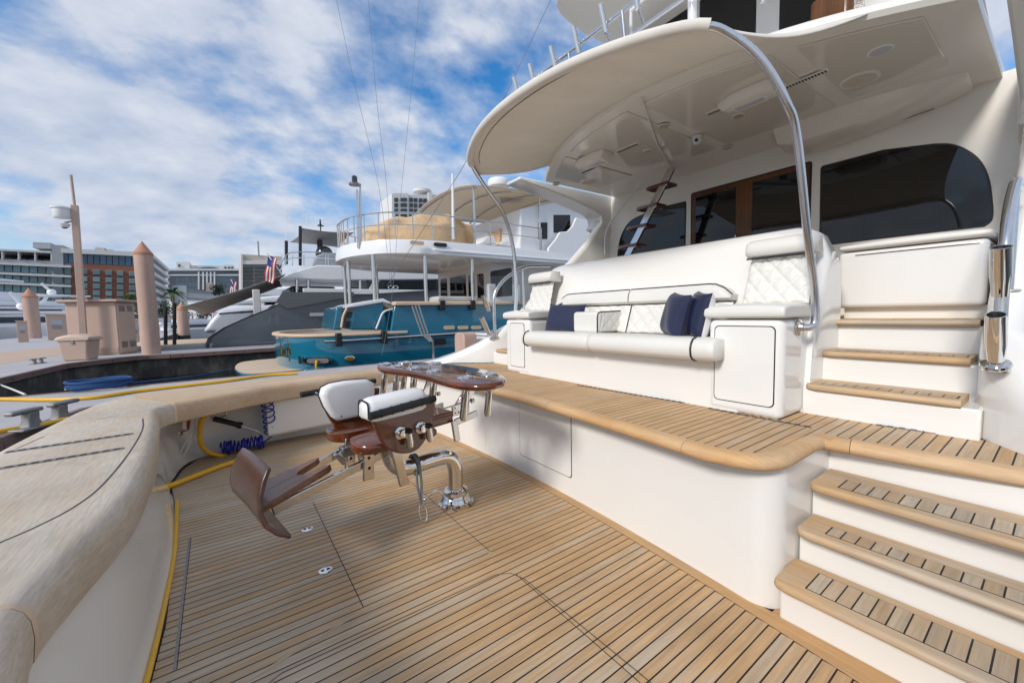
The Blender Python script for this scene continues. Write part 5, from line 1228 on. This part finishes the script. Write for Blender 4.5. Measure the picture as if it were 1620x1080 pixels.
c = aty(789, 290, 12.6); O('radome', MB().lathe([(.0, -.15), (.38, -.13), (.42, 0), (.38, .12), (0, .17)], c, n=24), 'paint_white', bl); O('radome_stand', MB().tube([c - Z * .12, c - Z * .9], .06, 8), 'paint_white', bl)
a, b_ = aty(717, 378, 10.9), aty(716, 275, 10.9); O('antenna_pole', MB().tube([a, b_], [.05, .035], 8), 'paint_white', bl)
lp = O('light_mast', MB().tube([aty(567, 392, 11.8), aty(565, 300, 11.8)], .035, 8), 'steel', bl); O('light_mast_brace', MB().tube([aty(571, 388, 11.8), aty(570, 292, 11.8), aty(565, 290, 11.8)], .03, 8), 'steel', lp)
c = aty(561, 286, 11.8); O('mast_lamp', MB().lathe([(.10, -.10), (.11, -.06), (.075, -.02), (.075, .10), (.05, .13), (0, .14)], c, n=16), 'hull_dark', lp)
O('lamp_dish', MB().lathe([(.16, -.12), (.17, -.09), (.0, -.07)], c, n=16), 'steel', lp)
# tarpaulin covered tender on the boat deck
td = empty('covered_tender', (0, 0, 0), 'tender wrapped in a tan tarpaulin on the white upper deck of the blue yacht', 'tender')
R_ = []
for k in range(33):
    t_ = k / 32; x = 3.6 + 4.0 * t_; wd_ = .2 + 1.15 * math.sin(PI * min(1, t_ * 1.1 + .05)) ** .5; hh_ = .30 + .98 * (math.sin(PI * (.08 + .62 * t_)) ** 1.1 if t_ < .68 else 1.0 - (t_ - .68) * .9) + .05 * math.sin(9 * t_)
    R_.append([(x, BY - .2 + wd_ * math.cos(a) * (1 if abs(math.cos(a)) < .9 else .95), 3.53 + max(0, hh_ * math.sin(a) ** .8) * (1 + .05 * math.sin(9 * a + 4 * t_) + .04 * math.sin(23 * t_ + 5 * a))) for a in np.linspace(0, PI, 31)])
O('tarpaulin', MB().loft(R_), 'tarp_beige', td, smooth=60)

# ================================================================== grey motor yacht behind
gy = empty('grey_motor_yacht', (0, 0, 0), 'dark grey motor yacht with white roof and grey shade sails beyond the blue yacht', 'yacht')
GY = 20.5
gp = [(-.75, -.6), (-.70, .45), (-.62, .66), (-.1, 1.05), (.6, 1.40), (1.45, 1.78), (2.1, 2.08), (2.5, 2.30), (5.2, 2.45), (10, 2.8), (18, 3.3), (20, 3.4), (19, -.6)]
O('hull', MB().loft([[(x + (.15 if s else 0), y, z) for x, z in gp] for y, s in ((GY + .12, 1), (GY, 0), (GY + 5.8, 0), (GY + 5.92, 1))]), 'grey_hull', gy, smooth=30)
O('hull_stripe', MB().box(3.2, 18, GY - .04, GY + .02, 1.45, 1.60), 'grey_light', gy, bevel=.01)
O('rub_strake', MB().box(-.5, 10, GY - .06, GY + .02, .12, .38), 'grey_deck', gy, bevel=.02)
O('deck_panel', MB().prism([aty(*p, GY - .03) for p in ((436, 478), (447, 462), (560, 462), (560, 468), (455, 500 - 12))], (0, .05, 0)), 'grey_deck', gy)
pf = O('stern_platform', MB().box(-3.4, -.45, GY + .1, GY + 5.7, .05, .42), 'grey_light', gy, bevel=.03)
O('platform_deck', MB().box(-3.3, -.6, GY + .2, GY + 5.6, .421, .432), 'teak_pale', pf, smooth=0)
O('platform_edge', MB().box(-3.34, -.6, GY + .14, GY + .24, .422, .45), 'hose_yellow', pf, smooth=0)
rf = O('roof', MB().loft([[(x, y, z) for x, z in ((2.15, 3.2), (3.0, 3.62), (3.7, 3.86), (6, 3.9), (14, 3.95), (14, 3.45), (11.2, 3.42), (4.2, 3.16))] for y in (GY + .35, GY + 5.5)]), 'paint_white', gy, bevel=.05, seg=3)
O('saloon', MB().box(6.0, 14, GY + .5, GY + 5.3, 2.4, 3.4), 'hull_dark', gy, bevel=.05)
O('saloon_glass', MB().prism([aty(*p, GY + .45) for p in ((596, 476), (612, 446), (690, 444), (690, 476))], (0, .1, 0)), 'glass_dark', gy, bevel=.02)
O('saloon_frame', MB().prism([aty(*p, GY + .43) for p in ((575, 474), (592, 442), (602, 442), (585, 474))], (0, .1, 0)), 'cabin_beige', gy, bevel=.02)
for px in (470, 488, 569): O('roof_post', MB().tube([aty(px, 474, GY + .6), aty(px, 436, GY + .6)], .08, 8), 'steel', gy)
O('side_deck', MB().box(3, 12, GY + .15, GY + .3, 2.5, 2.75), 'paint_white', gy, bevel=.02)
O('deck_sofa', MB().box(2.6, 4.6, GY + 1, GY + 4.8, 2.3, 2.9), 'hull_dark', gy, bevel=.1)
fd = O('flybridge', MB().prism([aty(*p, GY + .9) for p in ((497, 420), (500, 405), (512, 400), (560, 402), (600, 405), (600, 422))], (0, 4, 0)), 'grey_light', gy, bevel=.05)
c = aty(513, 402, GY + 2); O('sat_dome', MB().sphere(c, .42, 20, 10), 'hull_dark', gy)
O('mast', MB().box(aty(507, 400, GY + 2.5).x - .12, aty(507, 400, GY + 2.5).x + .12, GY + 2.4, GY + 2.7, 3.9, 5.4), 'black', gy, bevel=.03)
O('nav_light', MB().lathe([(.03, -.5), (.03, 0), (.18, .02), (.05, .1), (.03, .35), (0, .37)], aty(507, 358, GY + 2.5), n=10), 'black', gy)
for px, t_, b_ in ((453, 381, 418), (475, 358, 420), (537, 390, 410)): O('sail_pole', MB().tube([aty(px, b_, GY + 1), aty(px, t_, GY + 1)], .07, 8), 'black', gy)
def sail(name, q, sag, m, parent, n=10):
    a, b_, c_, d_ = [Vector(p) for p in q]; rows = []
    for i in range(n + 1):
        u = i / n; row = []
        for j in range(n + 1):
            v = j / n; p = a.lerp(b_, u).lerp(d_.lerp(c_, u), v); p.z -= sag * (math.sin(PI * u) + math.sin(PI * v)) * .5
            mid = (a + b_ + c_ + d_) / 4; p = p + (mid - p) * (.10 * (math.sin(PI * u) * (abs(2 * v - 1) ** 3) + math.sin(PI * v) * (abs(2 * u - 1) ** 3)))
            row.append(p)
        rows.append(row)
    return O(name, MB().grid(rows), m, parent, solid=.02, smooth=60, fixn=False)
sail('shade_sail', (aty(459, 383, GY + 3.2), aty(477, 361, GY + 1), aty(560, 368, GY + 2), aty(536, 391, GY + 4)), .05, 'grey_canvas', gy)
sail('aft_awning', (aty(284, 486, GY + .6), aty(452, 433, GY + .6), aty(446, 452, GY + 5), aty(318, 500, GY + 5)), .10, 'grey_canvas', gy)
O('awning_post', MB().box(aty(407, 490, GY + .3).x - .14, aty(407, 490, GY + .3).x + .14, GY + .2, GY + .4, aty(407, 498, GY + .3).z, aty(407, 458, GY + .3).z), 'cabin_beige', gy, bevel=.03)
for z_ in (0, 1):
    O('bow_rail', MB().tube(smoothpath([aty(442, 420 + z_ * 9, GY + .8), aty(455, 402 + z_ * 9, GY + .8), aty(470, 399 + z_ * 9, GY + .8), aty(500, 399 + z_ * 9, GY + .8), aty(545, 402 + z_ * 9, GY + .8)], 5), .025, 6), 'steel', gy)
for px in (446, 452, 463, 480, 482, 515, 519, 543): O('rail_stanchion', MB().tube([aty(px, 420, GY + .8), aty(px, 403, GY + .8)], .022, 6), 'steel', gy)
for px, t_ in ((452, 300), (484, 340), (470, 352)): O('whip_antenna', MB().tube([aty(px, 385, GY + 3), aty(px + 1, t_, GY + 3)], .012, 5), 'white_plastic', gy)
for px, t_ in ((262, 487), (276, 487)): tag(O('fender_post', MB().tube([aty(px, 545, GY - .4), aty(px, t_ - (8 if px > 270 else 0), GY - .4)], .06, 8), 'black'), 'shorter black steel post standing closest to the thick pink piling' if px < 270 else 'taller black steel post between its shorter twin and the grey platform', 'post', 'black posts by the grey yacht')

# ================================================================== far yachts
def far_yacht(label, px, base, dist, L, head, hullm, H=1.0, dome=True, arch=True, deck2=True):
    c = atd(px, base, dist); c.z = ZW; d = Vector((math.cos(head), math.sin(head), 0)); s = Z.cross(d); e = empty('motor_yacht', (0, 0, 0), label, 'yacht', 'far motor yachts')
    q = lambda a, b_, z: c + d * a * L + s * b_ * L + Z * z * L * H
    sec = [(-.5, .13), (-.3, .14), (0, .14), (.25, .12), (.4, .07), (.5, .0)]
    O('hull', MB().loft([[q(a, -w_, .10 + .05 * max(0, a + .1)), q(a * .97, -w_ * .8, -.01), q(a * .97, w_ * .8, -.01), q(a, w_, .10 + .05 * max(0, a + .1))] for a, w_ in sec]), hullm, e, smooth=50)
    O('cabin', MB().loft([[q(-.36, -.11, z0), q(-.36, .11, z0), q(.22 + k, .09, z0), q(.22 + k, -.09, z0)] for z0, k in ((.10, .08), (.17, 0))]), 'paint_white', e, bevel=L * .005)
    O('window_band', MB().loft([[q(-.33, -.1125, z0), q(-.33, .1125, z0), q(.215 + k, .0925, z0), q(.215 + k, -.0925, z0)] for z0, k in ((.125, .055), (.158, .02))]), 'glass_bldg_dark', e)
    O('roof', MB().loft([[q(-.42, -.115, z0), q(-.42, .115, z0), q(.16 - k, .09, z0), q(.16 - k, -.09, z0)] for z0, k in ((.172, 0), (.19, .02))]), 'paint_white', e, bevel=L * .004)
    if deck2:
        O('flybridge', MB().loft([[q(-.26, -.08, z0), q(-.26, .08, z0), q(.05 - k, .07, z0), q(.05 - k, -.07, z0)] for z0, k in ((.19, 0), (.225, .03))]), 'paint_white', e, bevel=L * .004)
        O('hardtop', MB().loft([[q(-.27, -.085, z0), q(-.27, .085, z0), q(.0, .07, z0), q(.0, -.07, z0)] for z0 in (.275, .285)]), 'paint_white', e, bevel=L * .003)
        for a, b_ in ((-.24, -.07), (-.24, .07)): O('hardtop_post', MB().loft([[q(a, b_, .225), q(a + .02, b_, .225), q(a + .05, b_ * .95, .275), q(a + .03, b_ * .95, .275)], [q(a, b_ * 1.08, .225), q(a + .02, b_ * 1.08, .225), q(a + .05, b_ * 1.03, .275), q(a + .03, b_ * 1.03, .275)]]), 'paint_white', e)
    if dome: O('radar_dome', MB().sphere(q(-.16, 0, .305 if deck2 else .22), L * .022, 14, 8), 'paint_white', e)
    if arch: O('mast', MB().tube([q(-.14, 0, .28 if deck2 else .19), q(-.20, 0, .36 if deck2 else .30)], L * .008, 6), 'paint_white', e)
    return e
far_yacht('white motor yacht with raked arch moored left of the far pink piling', 16, 505, 78, 25, 1.2, 'hull_dark')
far_yacht('dark hulled motor yacht behind the small tan power pedestal', 40, 507, 70, 22, .9, 'hull_dark', deck2=False)
far_yacht('white motor yacht with a round dome between piling and camera pole', 140, 505, 72, 18, .5, 'paint_white')
far_yacht('low white motor yacht behind the wide tan cabinet', 95, 506, 60, 16, .7, 'paint_white', deck2=False)
far_yacht('small white cruiser by the slim distant piling', 318, 508, 55, 9, .4, 'paint_white', dome=False, arch=False)
far_yacht('white cruiser behind the tan cabinet roof', 175, 503, 90, 15, .3, 'paint_white')
far_yacht('white flybridge cruiser beyond the green bushes', 205, 505, 80, 12, .4, 'paint_white', dome=False)
sv = empty('silver_motor_yacht', (0, 0, 0), 'sleek silver motor yacht with sloping stern under the grey awning', 'yacht')
SYY = 31
pts = [aty(*p, SYY) for p in ((320, 526), (334, 505), (346, 493), (356, 488), (410, 483), (470, 480), (560, 476), (560, 530))]
O('hull', MB().loft([[p + Vector((.0, dy, 0)) for p in pts] for dy in (0, 5)]), 'silver_hull', sv, bevel=.25, seg=3)
O('window_band', MB().prism([aty(*p, SYY - .02) for p in ((347, 495), (400, 491), (400, 494), (346, 497))], (0, .3, 0)), 'glass_dark', sv)
O('roof', MB().prism([aty(*p, SYY + .5) for p in ((362, 481), (372, 474), (430, 468), (560, 462), (560, 474), (420, 478))], (0, 4, 0)), 'paint_white', sv, bevel=.12)
O('windscreen', MB().prism([aty(*p, SYY + .6) for p in ((415, 484), (440, 470), (540, 466), (540, 482))], (0, 3.6, 0)), 'glass_dark', sv)
w3 = empty('white_motor_yacht', (0, 0, 0), 'white motor yacht roof line showing behind the grey yacht posts', 'yacht')
O('hull', MB().prism([aty(*p, 40) for p in ((400, 500), (420, 478), (700, 470), (700, 510))], (0, 5, 0)), 'paint_white', w3, bevel=.2)
O('upper_deck', MB().prism([aty(*p, 40) for p in ((405, 468), (425, 454), (545, 455), (700, 452), (700, 464), (440, 470))], (0, 5, 0)), 'paint_white', w3, bevel=.15)
O('window_band', MB().prism([aty(*p, 39.9) for p in ((430, 473), (700, 466), (700, 476), (425, 481))], (0, 4, 0)), 'glass_dark', w3)

# flags: blue canton and seven visible stripes, cut as real cloth strips
def flag(label, top, L, H, dist, staff):
    e = empty('flag', (0, 0, 0), label, 'flag'); a = atd(*top, dist); b_ = atd(*staff, dist)
    O('staff', MB().tube([a + (a - b_) * .06, b_], L * .03, 6), 'paint_white', e)
    d = Vector(RM @ Vector((-.16, .97, 0))).normalized(); w_ = Vector(RM @ Vector((.95, .42, .2))).normalized()
    def cloth(u0, u1, v0, v1, m, nm, off=0):
        rows = [[a + d * (L * u) + w_ * (H * v) + Vector(RM @ Vector((0, 0, 1))) * (.10 * H * math.sin(6 * u + 4 * v) + off) for v in np.linspace(v0, v1, 5)] for u in np.linspace(u0, u1, 12)]
        O(nm, MB().grid(rows), m, e, smooth=60, fixn=False)
    cloth(0, .42, 0, .54, 'flag_blue', 'canton', -.004 * dist / 20)
    for k in range(7):
        cloth(0 if k > 3 else .42, 1, k / 7, (k + 1) / 7, 'flag_red' if k % 2 == 0 else 'flag_white', 'stripe')
flag('striped red and white flag with blue corner on the grey yacht staff', (424, 403), 1.12, .42, 20.8, (446, 434))
flag('small drooping striped flag before the cream building', (366, 443), .95, .38, 33, (374, 460))
flag('small striped flag hanging near the silver yacht stern', (337, 487), .8, .34, 36, (346, 500))

# outrigger lines against the sky
for i, ln in enumerate((((530, -10), (560, 130), (600, 300), (618, 452)), ((582, -10), (596, 160), (612, 300), (620, 450)), ((664, -10), (650, 150), (632, 330), (622, 452)), ((622, 456), (612, 520), (604, 562)))):
    o = O('rigging_line', MB().tube(smoothpath([aty(*p, 8.4) for p in ln], 5), .0038, 5), 'rope_grey'); tag(o, *(('thin grey outrigger line running up into the sky', 'line', 'outrigger lines') if i < 3 else ('thin line dropping from the snap hooks past the blue hull', 'line')))
tag(O('rigging_line', MB().tube([aty(876, -10, 5.0), aty(800, 150, 5.6), aty(724, 278, 6.2), aty(612, 452, 8.4)], .005, 5), 'rope_grey'), 'thin line slanting past the canvas shade toward the snap hooks', 'line')
sn = empty('snap_hooks', (0, 0, 0), 'pair of steel snap hooks where the outrigger lines meet', 'hook')
for k in (-1, 1): O('hook', MB().tube([aty(622 + k * 4, 455, 8.4) + Vector((.05 * math.cos(t_), 0, .035 * math.sin(t_))) for t_ in np.linspace(0, 2 * PI, 13)[:-1]], .012, 6, loop=True), 'chrome', sn)

# ================================================================== shore: ground, buildings, trees
struct(O('shore', MB().add([(-400, 100, .3), (400, 135, .3), (600, 900, 3), (-600, 900, 3), (-400, 100, -2), (400, 135, -2)], [(0, 1, 2, 3), (0, 4, 5, 1)]), 'concrete', smooth=0, fixn=False))
def face(pts, y, dep, m, name, parent, bevel=0): return O(name, MB().prism([aty(px, py, y) for px, py in pts], (0, dep, 0)), m, parent, smooth=0, bevel=bevel)
def rectf(a, b_, c_, d_, y, dep, m, name, parent): return face(((a, d_), (b_, d_), (b_, c_), (a, c_)), y, dep, m, name, parent)
HY = 120.0
def sl(px, y0): return y0 + (px - 100) * .045        # lines of the facade sink slightly to the right
ho = empty('brick_hotel', (0, 0, 0), 'brick and grey waterfront hotel with glazed top floor and rooftop terrace', 'building')
def band(a, b_, y0, y1, dep, m, name, off=0): return face(((a, sl(a, y1)), (b_, sl(b_, y1)), (b_, sl(b_, y0)), (a, sl(a, y0))), HY - off, dep, m, name, ho)
band(-60, 116, 414, 505, 30, 'wall_grey', 'wing_wall'); band(82, 100, 388, 505, 28, 'wall_grey', 'stair_tower', .6)
band(112, 216, 415, 505, 30, 'brick', 'brick_wall', .3); band(97, 216, 393, 400, 32, 'wall_white', 'parapet', .9); band(97, 216, 400, 416, 30, 'glass_bldg_dark', 'top_floor', -.2)
k = 0
for px in range(98, 214, 10): band(px + .6, px + 9.4, 400.5, 415.5, .4, 'glass_blue', 'top_floor_pane', .35)
band(-60, 80, 398, 401, 20, 'wall_white', 'terrace_roof', .5)
for px in range(-50, 84, 26): band(px, px + 2, 400, 414, 1, 'wall_white', 'terrace_column', .4)
band(-60, 80, 401, 414, 14, 'glass_bldg_dark', 'terrace_recess', -6)
for r_ in range(5):
    y0 = 424 + r_ * 15.5
    band(-60, 112, y0 - 4.5, y0 - 1.2, 2, 'wall_white', 'floor_band', 1.0)
    for c_ in range(11):
        px = -58 + c_ * 13.2
        if 80 < px + 6 < 101: continue
        band(px, px + 10.8, y0, y0 + 9.5, .5, 'glass_teal', 'window', .35)
    for c_ in range(2): band(102, 112, y0, y0 + 9.5, .5, 'glass_teal', 'window', .6) if c_ == 0 else None
    band(84, 98, y0 - 3, y0 + 9, .5, 'glass_grey', 'window', .95)
for r_ in range(6):
    y0 = 425.5 + r_ * 10.6 if r_ else 424.5
    for px, ww in ((129, 9), (147, 11), (167, 10), (185, 10), (204, 10)):
        f = band(px, px + ww, y0 - .3, y0 + 7.6, .5, 'wall_grey', 'window', .6)
        o = band(px + .5, px + ww - .5, y0 + .2, y0 + 7.1, .5, 'glass_teal', 'pane', .75); o.parent = f
band(52, 80, 385, 394, 8, 'wall_grey', 'roof_plant', -4); band(150, 165, 389, 395, 6, 'wall_cream', 'roof_plant', -4); band(170, 178, 391, 395, 6, 'wall_cream', 'roof_plant', -4)
for r_ in range(7):   # receding side with balconies
    a = aty(218, 402 + r_ * 14, HY + 2); 
    O('balcony', MB().box(a.x, a.x + 2.0, HY + 1, HY + 42, a.z, a.z + .9), 'wall_white', ho, smooth=0)
a, b_ = aty(214, 400, HY), aty(217, 505, HY); O('side_wall', MB().box(a.x - 4, a.x + .8, HY + .5, HY + 42, 0, a.z), 'wall_grey', ho, smooth=0)

gb = empty('glass_office_building', (0, 0, 0), 'long blue-grey glass office building with white pilasters behind the pilings', 'building')
GB = 230
face(((252, 472), (384, 478), (384, 431), (252, 427)), GB, 30, 'glass_grey', 'glass_wall', gb)
rectf(252, 384, 425, 428, GB - 1, 30, 'wall_white', 'cornice', gb); rectf(252, 384, 434, 436, GB - .8, 2, 'wall_white', 'string_course', gb); rectf(261, 266, 426, 470, GB - 1, 3, 'wall_white', 'pilaster', gb)
for px in (313, 320, 326, 332, 338): rectf(px, px + 2.5, 430, 458, GB - 1, 3, 'wall_white', 'pilaster', gb)
rectf(279, 300, 414, 427, GB + 10, 15, 'wall_white', 'penthouse', gb); rectf(352, 371, 419, 428, GB + 10, 15, 'wall_white', 'penthouse', gb); rectf(300, 352, 420, 427, GB + 12, 15, 'wall_white', 'penthouse', gb)
O('arch_window', MB().prism([aty(px, py, GB + 8) for px, py in ((310, 428), (313, 424.5), (322, 422.5), (330, 422), (338, 422.5), (346, 424.5), (350, 428))], (0, 4, 0)), 'glass_blue', gb, smooth=0)
for px in range(268, 312, 5):
    for py in (438, 446, 454, 462): rectf(px, px + 4.6, py, py + 7.5, GB - .3, .5, 'glass_grey', 'pane', gb)
for px in range(342, 384, 5):
    for py in (438, 446, 454, 462): rectf(px, px + 4.6, py, py + 7.5, GB - .3, .5, 'glass_grey', 'pane', gb)
for px, py in ((282, 418), (355, 422), (361, 422), (366, 422)): rectf(px, px + 3, py, py + 4, GB + 9.5, .6, 'glass_bldg_dark', 'penthouse_window', gb)
cbd = empty('cream_parking_building', (0, 0, 0), 'cream parking building with slatted openings behind the striped flag', 'building')
CBY = 170
face(((381, 480), (446, 480), (446, 406), (381, 402)), CBY, 25, 'wall_cream', 'wall', cbd)
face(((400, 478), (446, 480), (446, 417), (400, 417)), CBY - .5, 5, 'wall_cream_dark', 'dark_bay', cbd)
rectf(381, 446, 412, 418, CBY - 1.2, 3, 'wall_white', 'parapet', cbd)
for r_ in range(7):
    for a, b_ in ((384, 400), (403, 422), (424, 445)): rectf(a, b_, 422 + r_ * 5.6, 424.5 + r_ * 5.6, CBY - .9, .6, 'glass_bldg_dark', 'slot', cbd)
rectf(381, 384, 402, 480, CBY - 1.4, 3, 'wall_white', 'corner_pier', cbd)
q = aty(409.5, 404, CBY); O('lattice_mast', MB().tube([q, q + Z * 5], .3, 5), 'wall_grey', cbd)
tw = empty('condo_tower', (0, 0, 0), 'white condominium tower with dark balconies rising above the tan covered tender', 'building')
TY = 330
rectf(620, 646, 306, 480, TY, 30, 'wall_white', 'wall', tw); rectf(646, 716, 308, 480, TY + 2, 30, 'wall_white', 'wall', tw); rectf(678, 684, 304, 330, TY + 1, 20, 'wall_white', 'core', tw)
for r_ in range(18):
    y0 = 313 + r_ * 8.6
    rectf(624, 630, y0, y0 + 6, TY - .6, 1, 'glass_bldg_dark', 'window', tw); rectf(634, 644, y0, y0 + 5.5, TY - .6, 1, 'glass_bldg_dark', 'window', tw)
    for px in (648, 655, 663, 670, 686, 693, 700, 707): rectf(px, px + 5.4, y0 + (px - 648) * .05, y0 + 6.2 + (px - 648) * .05, TY + 1.4, 1, 'glass_bldg_dark', 'window', tw)
O('roof_dome', MB().lathe([(8, 0), (8, 2), (0, 4)], aty(668, 305, TY + 10), n=24), 'wall_white', tw)
ov = empty('road_overpass', (0, 0, 0), 'pale concrete overpass with a round pier before the glass office building', 'overpass')
face(((282, 470), (352, 474), (352, 465), (282, 459)), 150, 10, 'wall_white', 'deck', ov); face(((282, 459), (352, 465), (352, 463), (282, 456.5)), 149.5, .6, 'wall_grey', 'barrier', ov)
q = aty(285, 474, 148); O('pier', MB().lathe([(1.6, -q.z), (1.6, aty(285, 452, 148).z - q.z)], q, n=20), 'wall_white', ov)
rectf(326, 336, 447, 462, 152, 6, 'wall_cream', 'abutment', ov)

def leafcloud(c, rx, ry, rz, n, size, rnd):
    mb = MB(); blobs = [(Vector((rnd.uniform(-.6, .6) * rx, rnd.uniform(-.6, .6) * ry, rnd.uniform(-.5, .6) * rz)), rnd.uniform(.35, .6)) for _ in range(9)]
    for _ in range(n):
        bc_, br = rnd.choice(blobs); d = Vector((rnd.gauss(0, 1), rnd.gauss(0, 1), rnd.gauss(0, 1))).normalized() * br * (rnd.random() ** .35)
        p = Vector(c) + bc_ + Vector((d.x * rx, d.y * ry, d.z * rz)); u = Vector((rnd.gauss(0, 1), rnd.gauss(0, 1), rnd.gauss(0, 1))).normalized(); v = u.cross(Vector((rnd.gauss(0, 1), rnd.gauss(0, 1), rnd.gauss(0, 1)))).normalized(); s = size * rnd.uniform(.5, 1.3)
        mb.add([p - u * s, p + v * s * .6, p + u * s, p - v * s * .6], [(0, 1, 2, 3)])
    return mb
def tree(label, px, top, base, dist, wpx, m='leaf', trunk=.35, n=900, name='leafy_tree', cat='tree'):
    A = atd(px, base, dist); A.z = max(A.z, .3) if base < 500 else .3; T = atd(px, top, dist); hh = T.z - A.z; rx = wpx / 2 / 632 * dist * .8; rnd = random.Random(px)
    e = empty(name, (0, 0, 0), label, cat)
    O('trunk', MB().tube([(A.x, A.y, A.z - 1), (A.x + .1, A.y, A.z + hh * trunk), (A.x, A.y, A.z + hh * .7)], [hh * .035, hh * .025, hh * .012], 8), 'bark', e)
    for k in range(4):
        a = k * 1.7; O('limb', MB().tube([(A.x, A.y, A.z + hh * (trunk * .9 + .06 * k)), (A.x + rx * .5 * math.cos(a), A.y + rx * .5 * math.sin(a), A.z + hh * (.62 + .05 * k))], [hh * .014, hh * .006], 6), 'bark', e)
    O('crown', leafcloud((A.x, A.y, A.z + hh * (.5 + trunk * .5)), rx, rx, hh * (1 - trunk) * .55, n, rx * .10, rnd), m, e, smooth=0, fixn=False)
tree('bright green bush between the tan cabinet and thick piling', 205, 466, 492, 95, 26, trunk=.15)
tree('dark green tree growing before the slatted cream building', 347, 450, 476, 140, 22, 'leaf_dark', trunk=.3)
tree('green shrub mass right of the thick pink piling', 258, 476, 508, 88, 24, 'leaf_dark', trunk=.1)
tree('green shrub below the overpass', 288, 476, 505, 95, 22, 'leaf_dark', trunk=.1)
tree('low green hedge below the overpass deck near the pilings', 322, 480, 506, 95, 26, 'leaf_dark', trunk=.1)
tree('small pale green bush right of the camera pole', 168, 474, 492, 100, 10, trunk=.2, n=400)
pm = empty('palm_tree', (0, 0, 0), 'small palm tree standing before the glass office building', 'palm')
A = atd(274, 492, 110); T = atd(274, 462, 110)
O('trunk', MB().tube([(A.x, A.y, .2), (A.x + .1, A.y, (A.z + T.z) / 2), tuple(T)], [.28, .22, .2], 8), 'bark', pm)
rnd = random.Random(3)
for k in range(20):
    a = k * 2.4; up = rnd.uniform(-.2, 1.0); L_ = 2.4; mb = MB(); rows = []
    for j in range(7):
        r_ = j / 6; c = T + Vector((math.cos(a) * L_ * r_, math.sin(a) * L_ * r_, up * L_ * r_ - 1.5 * r_ * r_)); wv = Vector((-math.sin(a), math.cos(a), 0)) * .32 * math.sin(PI * (.1 + .85 * r_))
        rows.append([c - wv - Z * .12, c, c + wv - Z * .12])
    O('frond', mb.grid(rows), 'leaf', pm, smooth=0, fixn=False)
